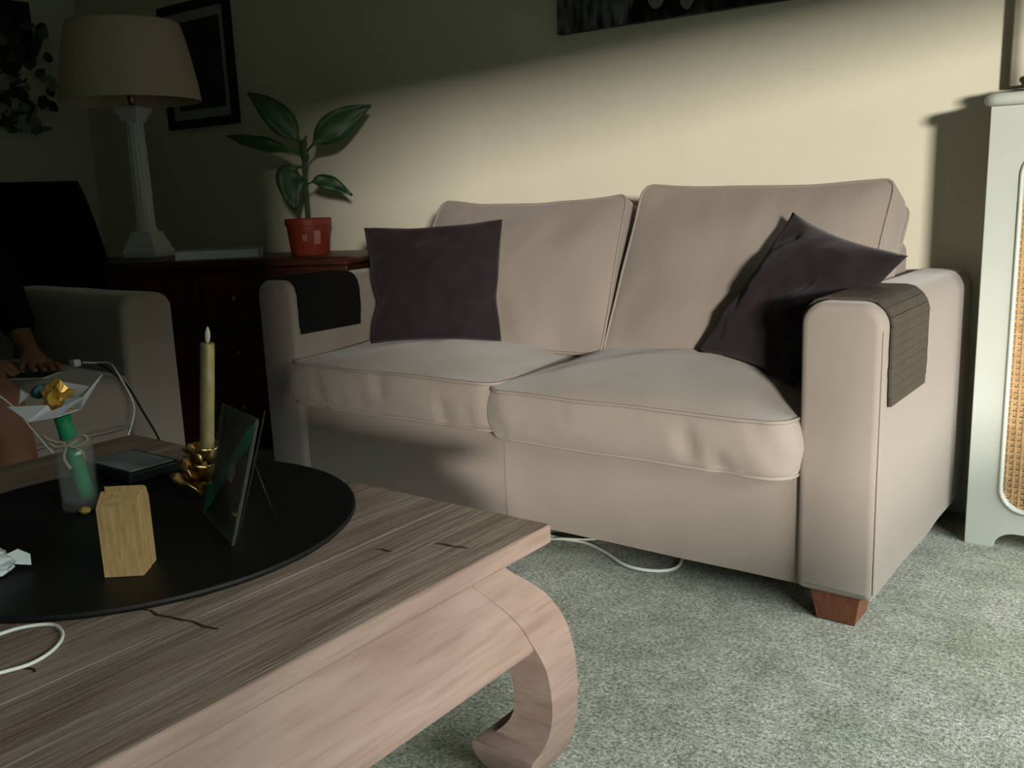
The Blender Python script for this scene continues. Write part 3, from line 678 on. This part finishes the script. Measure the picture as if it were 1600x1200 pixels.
def cane():
    v = []; f = []
    x0, x1, z0, z1 = Lx(RX0)+0.066, Lx(RX1)-0.066, 0.092, RZ-0.094
    def strip(a, b, wd, y):
        a = Vector((a[0], 0, a[1])); b = Vector((b[0], 0, b[1])); t = (b-a).normalized(); n = Vector((-t.z, 0, t.x))*wd/2; k = len(v)
        for q in (a+n, a-n, b-n, b+n): v.append((q.x, y-0.0005, q.z))
        for q in (a+n, a-n, b-n, b+n): v.append((q.x, y+0.0005, q.z))
        f.extend([(k, k+1, k+2, k+3), (k+7, k+6, k+5, k+4), (k, k+4, k+5, k+1), (k+2, k+6, k+7, k+3), (k+1, k+5, k+6, k+2), (k+3, k+7, k+4, k)])
    st = 0.0145; n = int((x1-x0)/st); m_ = int((z1-z0)/st)
    for i in range(n+1):
        strip((x0+i*st-0.0012, z0), (x0+i*st-0.0012, z1), 0.002, -0.0862); strip((x0+i*st+0.0014, z0), (x0+i*st+0.0014, z1), 0.002, -0.0862)
    for k in range(m_+1):
        strip((x0, z0+k*st-0.0012), (x1, z0+k*st-0.0012), 0.002, -0.0849); strip((x0, z0+k*st+0.0014), (x1, z0+k*st+0.0014), 0.002, -0.0849)
    Wd, Hd = x1-x0, z1-z0
    for s in (1, -1):
        d = -Hd
        while d < Wd:
            a0 = max(0, d); a1 = min(Wd, d+Hd)
            if a1-a0 > 0.01:
                if s > 0: strip((x0+a0, z0+a0-d), (x0+a1, z0+a1-d), 0.0024, -0.0838)
                else: strip((x0+a0, z1-(a0-d)), (x0+a1, z1-(a1-d)), 0.0024, -0.0828)
            d += st
    o = link('cane_panel', pydata('cane_panel', v, f), 'cane', rc, False); o['kind'] = 'stuff'; o['label'] = 'honey coloured woven cane mesh'; return o
cane()
# coiled rope bowl on the cover
def coil():
    pts = []; rr = []
    for k in range(0, 40*7):
        a = 2*math.pi*k/40; t = k/40
        R = min(0.02+0.016*t, 0.092+0.003*t); z = 0.006+max(0, t-4.5)*0.0105
        pts.append((R*math.cos(a), R*math.sin(a), z)); rr.append(0.0066*(1+0.16*math.sin(k*2.1)))
    o = tube('rope_bowl', pts, rr, 'rope', None, False, 8); o.location = (2.035, 0.675, RZ+0.028); return o
tag(coil(), 'shallow coiled grey rope bowl on top of the radiator cover', 'bowl')
# curtain beside the radiator
def curtain():
    NX, NZ = 150, 14; v = []; f = []
    for k in range(NZ+1):
        for i in range(NX+1):
            x = 1.872+0.75*i/NX; z = 1.10+1.30*k/NZ
            y = 0.815+0.009*math.sin(x*62+0.4*math.sin(z*2))+0.003*math.sin(x*121+z)
            v.append((x, y, z))
    for k in range(NZ):
        for i in range(NX): a = k*(NX+1)+i; f.append((a, a+1, a+NX+2, a+NX+1))
    o = link('curtain', pydata('curtain', v, f), 'curtain'); md = o.modifiers.new('t', 'SOLIDIFY'); md.thickness = 0.003; return o
tag(curtain(), 'beige pleated curtain hanging above the radiator cover', 'curtain')

# ------------------------------------------------------------------ pictures
cv = thing('canvas_print', 'black and white photo canvas hanging high above the sofa', 'picture', (1.02, YB-0.015, 1.38))
box('canvas', (-0.458, -0.012, 0.0), (0.458, 0.0145, 0.62), 'photo_bw', cv, 0.003)
def flat(name, pts, y, m, parent):
    v = [(a, y, b) for a, b in pts]+[(a, y+0.0006, b) for a, b in pts]; k = len(pts)
    return link(name, pydata(name, v, [tuple(range(k)), tuple(range(2*k-1, k-1, -1))]+[(i, i+k, (i+1) % k+k, (i+1) % k) for i in range(k)]), m, parent, False)
M['streaks'] = mat('grey_streak_print', (0.010, 0.011, 0.012), 0.5, (0.20, 0.205, 0.21), 6, stretch=(7, 1, 2.0), detail=8, ramp=(0.36, 0.72))
flat('grey_streaks', [(-0.457, 0.001), (-0.20, 0.001), (-0.17, 0.10), (-0.22, 0.30), (-0.30, 0.45), (-0.457, 0.5)], -0.0128, 'streaks', cv)
for ex, ez_, ew, eh in ((-0.105, 0.075, 0.03, 0.045), (-0.005, 0.065, 0.026, 0.05), (0.10, 0.22, 0.12, 0.12)):
    flat('pale_shape', [(ex+ew*math.cos(a), ez_+eh*math.sin(a)) for a in [2*math.pi*k/20 for k in range(20)]], -0.0130, 'streaks' if ew > 0.05 else 'ivory2', cv)
fr = thing('framed_picture', 'black framed picture with pale mount on the wall behind the lamp', 'picture', (-1.335, YB-0.012, 1.232))
fill_shape('frame', [[(-0.245, 0), (0.245, 0), (0.245, 0.52), (-0.245, 0.52)], [(-0.215, 0.03), (-0.215, 0.49), (0.215, 0.49), (0.215, 0.03)]], 0.024, 'black', fr, 0.003, Matrix.Rotation(math.pi/2, 4, 'X'))
fill_shape('mount', [[(-0.217, 0.028), (0.217, 0.028), (0.217, 0.492), (-0.217, 0.492)], [(-0.172, 0.073), (-0.172, 0.447), (0.172, 0.447), (0.172, 0.073)]], 0.004, 'matboard', fr, 0.0005, Matrix.Translation((0, 0.004, 0)) @ Matrix.Rotation(math.pi/2, 4, 'X'))
box('print', (-0.178, 0.0065, 0.067), (0.178, 0.0085, 0.453), 'photo_dark', fr)
lp = thing('leafy_wall_hanging', 'dark wall panel hung with dried leaves and pale flowers on the left wall', 'wall hanging', (XL+0.014, 0.46, 1.25))
box('panel', (-0.013, -0.16, 0.33), (0.013, 0.15, 0.60), 'photo_dark', lp, 0.004)
lm = {k: mat('dried_leaf_%d' % k, c, 0.8) for k, c in enumerate(((0.05, 0.065, 0.05), (0.13, 0.15, 0.12), (0.34, 0.36, 0.30)))}
for k in range(150):
    y = random.gauss(0.02, 0.085); z = random.uniform(0.02, 0.5); y = max(-0.16, min(0.20, y*(0.7+0.6*(1-abs(z-0.3)/0.3))))
    c = Vector((0.02+random.random()*0.04, y, z)); a = Vector((random.uniform(-0.2, 0.5), random.uniform(-1, 1), random.uniform(-1.2, 0.6))).normalized(); b = a.orthogonal().normalized()
    b = Matrix.Rotation(random.uniform(-0.6, 0.6), 3, a) @ b; n = a.cross(b); ln = random.uniform(0.04, 0.075); wd = ln*0.40; v = []; f = []
    for i in range(5):
        t = i/4; ww = wd*math.sin(math.pi*(0.06+0.9*t)); o_ = c+a*(ln*(t-0.5))+n*0.006*math.sin(t*3)
        v += [o_-b*ww+n*0.003, o_, o_+b*ww+n*0.003]
    for i in range(4): f += [(3*i, 3*i+1, 3*i+4, 3*i+3), (3*i+1, 3*i+2, 3*i+5, 3*i+4)]
    link('leaf', pydata('leaf', v, f), lm[2 if (z < 0.28 and random.random() < 0.4) else random.choice((0, 0, 1))], lp)

# ------------------------------------------------------------------ chest in the corner with lamp, book and plant
CA = math.radians(27.2); cu_ = Vector((math.cos(CA), math.sin(CA), 0)); cv_ = Vector((-math.sin(CA), math.cos(CA), 0))
chest = thing('chest', 'low dark red wooden chest standing askew in the corner under the lamp', 'chest', (-0.060, 0.455, 0), CA)
CL, CDp, CT = 1.16, 0.40, 0.70
sharp(loft('top', [[Vector((x-nx*i-CL/2, y-ny*i+CDp/2, z)) for x, y, nx, ny in rrect(CL+0.0, CDp, 0.02, 80)] for i, z in ((0.008, CT-0.030), (0.0, CT-0.024), (0.0, CT-0.008), (0.004, CT-0.002), (0.012, CT))], 'mahog', chest), 50)
box('body', (-CL+0.03, 0.03, 0.07), (-0.03, CDp-0.015, CT-0.030), 'mahog', chest, 0.004)
box('plinth', (-CL+0.05, 0.05, 0.0), (-0.05, CDp-0.03, 0.07), 'mahog', chest, 0.003)
for c_ in range(2):
    for r0 in range(3):
        x0 = -CL+0.045+c_*(CL-0.09)/2; d = box('drawer', (x0+0.008, 0.016, 0.085+r0*0.195), (x0+(CL-0.09)/2-0.008, 0.03, 0.265+r0*0.195), 'mahog', chest, 0.005)
        for kx in (0.25, 0.75):
            kc = (x0+(CL-0.09)/2*kx, 0.016, 0.175+r0*0.195)
            o = lathe('knob', [(0.004, 0), (0.005, 0.008), (0.012, 0.014), (0.013, 0.019), (0.008, 0.024), (0.001, 0.025)], 'brass', d, 16)
            o.data.transform(Matrix.Translation(kc) @ Matrix.Rotation(math.pi/2, 4, 'X'))
lpz = Vector((-1.020, 0.300, CT))
lamp = thing('table_lamp', 'white column table lamp with wide linen shade on the dark chest', 'lamp', lpz, CA)
lamp.scale = (0.88, 0.88, 0.965)
def sq_loops(prof, rr=0.12):
    return [[Vector((x, y, z)) for x, y, nx, ny in rrect(2*h, 2*h, h*rr+0.001, 64)] for h, z in prof]
loft('base', sq_loops([(0.080, 0), (0.084, 0.004), (0.084, 0.028), (0.078, 0.034), (0.074, 0.038), (0.073, 0.052), (0.066, 0.066), (0.058, 0.080), (0.054, 0.092), (0.053, 0.10), (0.046, 0.104)]), 'plaster', lamp)
lathe('column', [(0.049, 0.102), (0.047, 0.112), (0.042, 0.125), (0.0415, 0.3), (0.039, 0.45), (0.037, 0.52), (0.040, 0.527)], 'plaster', lamp, 96, wob=lambda a, z: 1-0.055*max(0, math.cos(a*14))**0.6*(1 if 0.12 < z < 0.525 else 0))
loft('capital', sq_loops([(0.036, 0.524), (0.040, 0.534), (0.046, 0.552), (0.056, 0.563), (0.058, 0.568), (0.058, 0.582), (0.052, 0.585)]), 'plaster', lamp)
lathe('lamp_holder', [(0.012, 0.58), (0.013, 0.60), (0.016, 0.605), (0.016, 0.66), (0.010, 0.665), (0.001, 0.665)], 'brass', lamp, 20)
def shade():
    prof = [(0.284, 0.602), (0.287, 0.604), (0.287, 0.610), (0.281, 0.66), (0.262, 0.76), (0.246, 0.83), (0.230, 0.885), (0.224, 0.893), (0.218, 0.89), (0.224, 0.875), (0.258, 0.76), (0.277, 0.66), (0.283, 0.608)]
    n = 72; loops = [[Vector((r*math.cos(2*math.pi*j/n), r*math.sin(2*math.pi*j/n), z)) for j in range(n)] for r, z in prof]
    return loft('lamp_shade', loops+[loops[0]], 'shade', lamp, False)
shade()
for k in range(3):
    a = 2*math.pi*k/3; tube('shade_spoke', [(0.010*math.cos(a), 0.010*math.sin(a), 0.655), (0.25*math.cos(a), 0.25*math.sin(a), 0.78)], 0.002, 'brass', lamp, n=6)
# book lying on the chest
bk = thing('book', 'closed book with white page edges lying on the dark chest', 'book', (-0.600, 0.318, CT), CA+0.38)
bx0, bx1 = -0.15, 0.15
box('pages', (bx0+0.003, -0.065, 0.003), (bx1-0.012, 0.063, 0.031), 'paper', bk, 0.001)
box('cover', (bx0, -0.067, 0.0), (bx1, 0.065, 0.003), 'matboard', bk, 0.0008)
box('cover', (bx0, -0.067, 0.031), (bx1, 0.065, 0.034), 'matboard', bk, 0.0008)
box('spine', (bx1-0.010, -0.067, 0.003), (bx1, 0.065, 0.031), 'matboard', bk, 0.001)
# potted plant
pp = Vector((-0.340, 0.520, CT)); plant = thing('potted_plant', 'young broad leaved plant in a red plastic pot on the dark chest', 'plant', pp)
pot = lathe('pot', [(0.001, 0), (0.066, 0), (0.068, 0.003), (0.078, 0.105), (0.083, 0.106), (0.084, 0.128), (0.081, 0.130), (0.077, 0.128), (0.074, 0.104), (0.062, 0.008), (0.001, 0.008)], 'pot', plant, 48); sharp(pot, 50)
lathe('soil', [(0.001, 0.05), (0.072, 0.05), (0.074, 0.108), (0.001, 0.112)], 'soil', plant, 32)
def patch(name, a0, a1, z0, z1, m):
    v = []; f = []
    for i in range(7):
        a = a0+(a1-a0)*i/6
        for z in (z0, z1):
            r = 0.0688+0.0100*(z/0.105)+0.0006; v.append((r*math.cos(a), r*math.sin(a), z))
    for i in range(6): f.append((2*i, 2*i+2, 2*i+3, 2*i+1))
    return link(name, pydata(name, v, f), m, pot)
va = math.atan2(-1.8035-0.52, 2.3063+0.34)
patch('sticker', va+0.22, va+0.55, 0.040, 0.088, 'label'); patch('sticker', va-0.32, va-0.10, 0.052, 0.074, 'label')
tube('stem', spline([(0, 0, 0.10), (-0.004, 0.002, 0.2), (0.0, 0, 0.27), (0.004, 0.0, 0.36), (0.008, 0.002, 0.40)], 6), [0.0075]*12+[0.0065]*7+[0.006]*6, 'stem', plant, n=10)
def leaf(base_, mid, tip, wd, face=None, sharpness=1.0, roll=0.0):
    B_, Md, T_ = [Vector(q)-pp for q in (base_, mid, tip)]; n = 16; v = []; f = []
    vd = (CAM-pp).normalized() if face is None else Vector(face).normalized()
    for i in range(n+1):
        t = i/n; c = B_*(1-t)**2+Md*2*t*(1-t)+T_*t*t; tg = ((Md-B_)*(1-t)+(T_-Md)*t).normalized()
        s = tg.cross(vd).normalized(); s = Matrix.Rotation(roll, 3, tg) @ s; nn_ = s.cross(tg)
        st_ = 0.16
        k = 0.035 if t < st_ else max(0.0, math.sin(math.pi*((t-st_)/(1-st_))**0.8))**0.85
        ww = max(0.0035, wd*k)
        wv = 0.004*math.sin(t*17)
        for q in (-1, -0.5, 0, 0.5, 1):
            v.append(c+s*ww*q-nn_*(abs(q)*ww*-0.28)+nn_*wv*q)
    for i in range(n):
        for j in range(4): a = i*5+j; f.append((a, a+1, a+6, a+5))
    o = link('leaf', pydata('leaf', v, f), 'leaf', plant); md = o.modifiers.new('t', 'SOLIDIFY'); md.thickness = 0.0014; return o
leaf((-0.338, 0.52, 1.075), (-0.365, 0.475, 1.18), (-0.464, 0.40, 1.272), 0.048)
leaf((-0.325, 0.527, 1.065), (-0.25, 0.575, 1.155), (-0.138, 0.675, 1.215), 0.050, roll=0.2)
leaf((-0.34, 0.515, 1.06), (-0.44, 0.43, 1.09), (-0.536, 0.35, 1.128), 0.028, roll=0.3)
leaf((-0.335, 0.505, 1.010), (-0.375, 0.455, 1.01), (-0.330, 0.46, 0.862), 0.052)
leaf((-0.335, 0.525, 0.95), (-0.285, 0.56, 0.985), (-0.205, 0.618, 0.905), 0.026, roll=-0.2)
tube('new_shoot', spline([(0.006, 0.0, 0.34), (0.010, -0.004, 0.38), (0.022, 0.004, 0.42)], 5), [0.010]*4+[0.012]*4+[0.004]*3, 'stem', plant, n=10)

# ------------------------------------------------------------------ second sofa facing right, black chair behind it
s2 = thing('second_sofa', 'matching beige sofa with plain arm in the dark left side', 'sofa', (0, -1.2, 0))
def m2(y_out, sg): return lambda x, y, z: Vector((0.0-y, y_out+sg*x+1.2, z))
arm_mesh('armrest', AW, 0.69, LZ, 0.665, m2(-0.2925-AW, 1), 'fabric', s2)
arm_mesh('armrest', AW, 0.69, LZ, 0.665, m2(-2.10, 1), 'fabric', s2)
def L3(lo, hi): return (lo[0], lo[1]+1.2, lo[2]), (hi[0], hi[1]+1.2, hi[2])
box('base', *L3((-0.66, -1.94, LZ), (-0.012, -0.455, 0.335)), 'fabric', s2, 0.012, 3, True)
box('back_frame', *L3((-0.70, -1.94, LZ+0.01), (-0.58, -0.455, 0.62)), 'fabric', s2, 0.03, 3, True)
for y0, sd in ((-0.456-0.74, 5), (-0.456-0.74*2, 6)):
    box_cushion('seat_cushion', 0.60, 0.738, 0.13, 0.05, lambda u, v, ww, yc=y0+0.37+1.2: Vector((-0.265+u, yc+v, 0.392+ww)), 'fabric', s2, 0.045, 0.004, 0.014, 0.006, sd, N=120)
    box_cushion('back_cushion', 0.60, 0.34, 0.15, 0.03, quad_map((-0.38, y0+1.2+0.05, 0.47), (-0.38, y0+1.2+0.60, 0.47), (-0.50, y0+1.2+0.60, 0.80), (-0.50, y0+1.2+0.05, 0.80), 0.60, 0.34, 0.15), 'fabric', s2, 0.04, 0.02, 0.008, 0.006, sd+4, N=120)
for lx in (-0.06, -0.63):
    for ly in (-0.373+1.2, -2.02+1.2): taper_leg('leg', lx, ly, LZ+0.004, 0.045, 0.035, 'legwood', s2)
bc = thing('black_armchair', 'black high backed armchair behind the second sofa in the dark corner', 'armchair', (-1.11, -0.46, 0))
def L4(x, y, z): return Vector((x+1.18, y+0.42, z))
def chair_back():
    loops = []
    for x, dz, iy in ((-0.99, -0.02, 0.02), (-0.975, -0.005, 0.006), (-0.95, 0.0, 0.0), (-0.87, 0.0, 0.0), (-0.855, -0.003, 0.004), (-0.85, -0.012, 0.014)):
        pr = [(-0.037, 0.988), (-0.015, 0.93), (0.012, 0.83), (0.033, 0.74), (0.036, 0.69), (0.020, 0.66), (0.020, 0.25), (-0.84, 0.25), (-0.84, 0.66), (-0.80, 0.94), (-0.76, 0.985)]
        loops.append([L4(x, y-iy if y > -0.4 else y+iy, z+dz if z > 0.5 else z) for y, z in pr])
    return sharp(loft('backrest', loops, 'blackfab', bc), 40)
chair_back()
box('seat', (-1.58+1.18, -0.78+0.42, 0.25), (-0.99+1.18, -0.06+0.42, 0.45), 'blackfab', bc, 0.04, 4, True)
for y in (-0.84, -0.075): box('armrest', (-1.58+1.18, y+0.42, 0.25), (-0.99+1.18, y+0.42+0.075, 0.60), 'blackfab', bc, 0.03, 4, True)
for x in (-1.54, -0.92):
    for y in (-0.78, -0.06): taper_leg('leg', x+1.18, y+0.42, 0.26, 0.03, 0.02, 'black', bc)

# ------------------------------------------------------------------ person on the second sofa
per = thing('person', 'person in dark navy clothes with bare shins sitting on the left sofa', 'person', (-0.45, -0.85, 0))
PO = Vector((-0.45, -0.85, 0))
V = []; E_ = []; R = []
def jn(p, r, par=None):
    V.append(tuple(Vector(p)-PO)); R.append(r); i = len(V)-1
    if par is not None: E_.append((par, i))
    return i
pel = jn((-0.46, -0.87, 0.545), (0.15, 0.11)); sp1 = jn((-0.48, -0.86, 0.68), (0.14, 0.105), pel); ch = jn((-0.51, -0.85, 0.86), (0.155, 0.115), sp1); ut = jn((-0.52, -0.85, 0.99), (0.12, 0.09), ch)
nk = jn((-0.51, -0.85, 1.08), 0.055, ut); hd0 = jn((-0.49, -0.85, 1.15), (0.066, 0.075), nk); hd1 = jn((-0.48, -0.85, 1.23), (0.076, 0.092), hd0); hd2 = jn((-0.485, -0.85, 1.30), (0.062, 0.072), hd1)
def arm(sh, el, wr, hand, fdir, side, sgn):
    a = jn(sh, 0.06, ut); b = jn(el, 0.046, a); m_ = jn(Vector(el).lerp(Vector(wr), 0.5), 0.040, b); c = jn(wr, 0.028, m_); hv = Vector(hand); pm = jn(hv, (0.034, 0.018), c)
    fd = Vector(fdir).normalized(); sd = Vector(side).normalized()
    for off, ln in ((-0.030, 0.062), (-0.011, 0.074), (0.010, 0.070), (0.029, 0.055)):
        k = jn(hv+fd*0.042+sd*off, 0.0105, pm); k2 = jn(hv+fd*(0.042+ln*0.55)+sd*off*1.1+Vector((0, 0, 0.004)), 0.0090, k); jn(hv+fd*(0.042+ln)+sd*off*1.1+Vector((0, 0, -0.016)), 0.0075, k2)
    t1 = jn(hv+sd*0.036*sgn+fd*0.005, 0.011, pm); jn(hv+sd*0.052*sgn+fd*0.036+Vector((0, 0, -0.004)), 0.0085, t1)
arm((-0.52, -0.665, 0.97), (-0.45, -0.555, 0.74), (-0.235, -0.592, 0.535), (-0.165, -0.605, 0.505), (0.9, -0.12, -0.18), (0.1, 1, 0), -1)
arm((-0.52, -1.035, 0.97), (-0.42, -1.10, 0.76), (-0.13, -0.875, 0.575), (-0.065, -0.815, 0.545), (0.78, 0.62, -0.20), (-0.6, 0.8, 0), 1)
def leg(hip, kn, an, toe):
    h = jn(hip, 0.088, pel); t = jn(Vector(hip).lerp(Vector(kn), 0.55), 0.075, h); k = jn(kn, 0.064, t); cf = jn(Vector(kn).lerp(Vector(an), 0.35)+Vector((-0.012, 0, 0)), 0.064, k); a = jn(an, 0.036, cf); b = jn(Vector(an).lerp(Vector(toe), 0.5)+Vector((0, 0, -0.02)), (0.040, 0.030), a); jn(toe, (0.036, 0.020), b)
leg((-0.40, -0.785, 0.525), (0.10, -0.835, 0.470), (0.13, -0.808, 0.10), (0.35, -0.81, 0.030))
leg((-0.40, -0.955, 0.525), (0.09, -1.06, 0.48), (0.10, -1.06, 0.10), (0.32, -1.07, 0.030))
body = skin('body', V, E_, R, 'skin', per)
def garment(name, chain, m):
    V2 = [tuple(Vector(p)-PO) for p, r, q in chain]; E2 = [(q, i) for i, (p, r, q) in enumerate(chain) if q is not None]
    return skin(name, V2, E2, [r for p, r, q in chain], m, per)
garment('shirt', [((-0.46, -0.87, 0.53), (0.172, 0.13), None), ((-0.48, -0.86, 0.68), (0.165, 0.125), 0), ((-0.51, -0.85, 0.86), (0.178, 0.135), 1), ((-0.52, -0.85, 0.99), (0.14, 0.108), 2), ((-0.515, -0.85, 1.05), (0.075, 0.07), 3),
    ((-0.52, -0.665, 0.97), 0.08, 3), ((-0.45, -0.555, 0.74), 0.068, 5), ((-0.255, -0.588, 0.565), 0.046, 6), ((-0.52, -1.035, 0.97), 0.08, 3), ((-0.42, -1.10, 0.76), 0.066, 8), ((-0.17, -0.90, 0.595), 0.046, 9)], 'navy')
garment('shorts', [((-0.46, -0.87, 0.545), (0.165, 0.12), None), ((-0.40, -0.785, 0.525), 0.105, 0), ((-0.13, -0.825, 0.50), 0.094, 1), ((0.0, -0.845, 0.487), 0.082, 2), ((-0.40, -0.955, 0.525), 0.105, 0), ((-0.13, -1.01, 0.505), 0.094, 4), ((0.0, -1.04, 0.49), 0.082, 5)], 'navy')
def head_bits():
    hc = Vector((-0.48, -0.85, 1.225))-PO
    bm = bmesh.new(); bmesh.ops.create_uvsphere(bm, u_segments=24, v_segments=16, radius=1)
    for v in list(bm.verts):
        if v.co.z < -0.25 or (v.co.x > 0.45 and v.co.z < 0.55): bm.verts.remove(v)
    for v in bm.verts: v.co = Vector((v.co.x*0.104-0.006, v.co.y*0.088, v.co.z*0.118+0.012))+hc
    me = bpy.data.meshes.new('hair'); bm.to_mesh(me); bm.free(); link('hair', me, 'hair', per)
    for s in (-1, 1):
        ellip('eye', hc+Vector((0.078, s*0.030, 0.0)), Vector((0, 1, 0)), 0.011, 0.008, 'hair', per)
        ellip('ear', hc+Vector((-0.005, s*0.082, -0.01)), Vector((0, 0, 1)), 0.028, 0.010, 'skin', per)
    ellip('nose', hc+Vector((0.092, 0, -0.026)), Vector((0.35, 0, -1)), 0.024, 0.011, 'skin', per)
    ellip('mouth', hc+Vector((0.078, 0, -0.062)), Vector((0, 1, 0)), 0.022, 0.006, 'pot', per)
head_bits()
ph = thing('phone', 'dark phone with pale rim held in the lap of the seated person', 'phone', (0.03, -0.74, 0.507), math.radians(35))
box('phone_body', (-0.075, -0.038, -0.004), (0.075, 0.038, 0.004), 'device', ph, 0.003, 3)
fill_shape('rim', [round_loop(-0.0765, 0.0765, -0.0395, 0.0395, 0.009), round_loop(-0.0742, 0.0742, -0.0372, 0.0372, 0.008)], 0.004, 'matboard', ph, 0.0004)
ck = thing('charger_cable', 'white charger cable with plug hanging over the seat of the left sofa', 'cable', (-0.08, -0.545, 0.495))
CK = Vector((-0.08, -0.545, 0.495))
tube('cord', [p-CK for p in spline([(-0.075, -0.53, 0.497), (-0.06, -0.50, 0.492), (-0.02, -0.486, 0.492), (0.045, -0.505, 0.478), (0.066, -0.484, 0.40), (0.066, -0.486, 0.357), (0.085, -0.526, 0.294), (0.10, -0.58, 0.16), (0.14, -0.60, 0.004)], 8)], 0.0026, 'cable', ck, n=8)
box('plug', (-0.014, -0.010, -0.006), (0.012, 0.010, 0.012), 'cable', ck, 0.003, 2)
tag(tube('power_cord', spline([(-0.05, -0.50, 0.490), (0.035, -0.522, 0.486), (0.052, -0.487, 0.441), (0.052, -0.451, 0.364), (0.055, -0.407, 0.256), (0.075, -0.39, 0.12), (0.11, -0.40, 0.004)], 8), 0.003, 'blackcable'),
    'thin black cord hanging down the front of the left sofa', 'cord')
tag(tube('shin_cable', spline([(0.16, -0.93, 0.535), (0.185, -0.882, 0.513), (0.205, -0.845, 0.468), (0.21, -0.823, 0.425), (0.205, -0.79, 0.37), (0.20, -0.766, 0.327), (0.21, -0.74, 0.2), (0.24, -0.72, 0.004)], 8), 0.002, 'cable'),
    'thin pale cable running down across the bare shin of the seated person', 'cable')
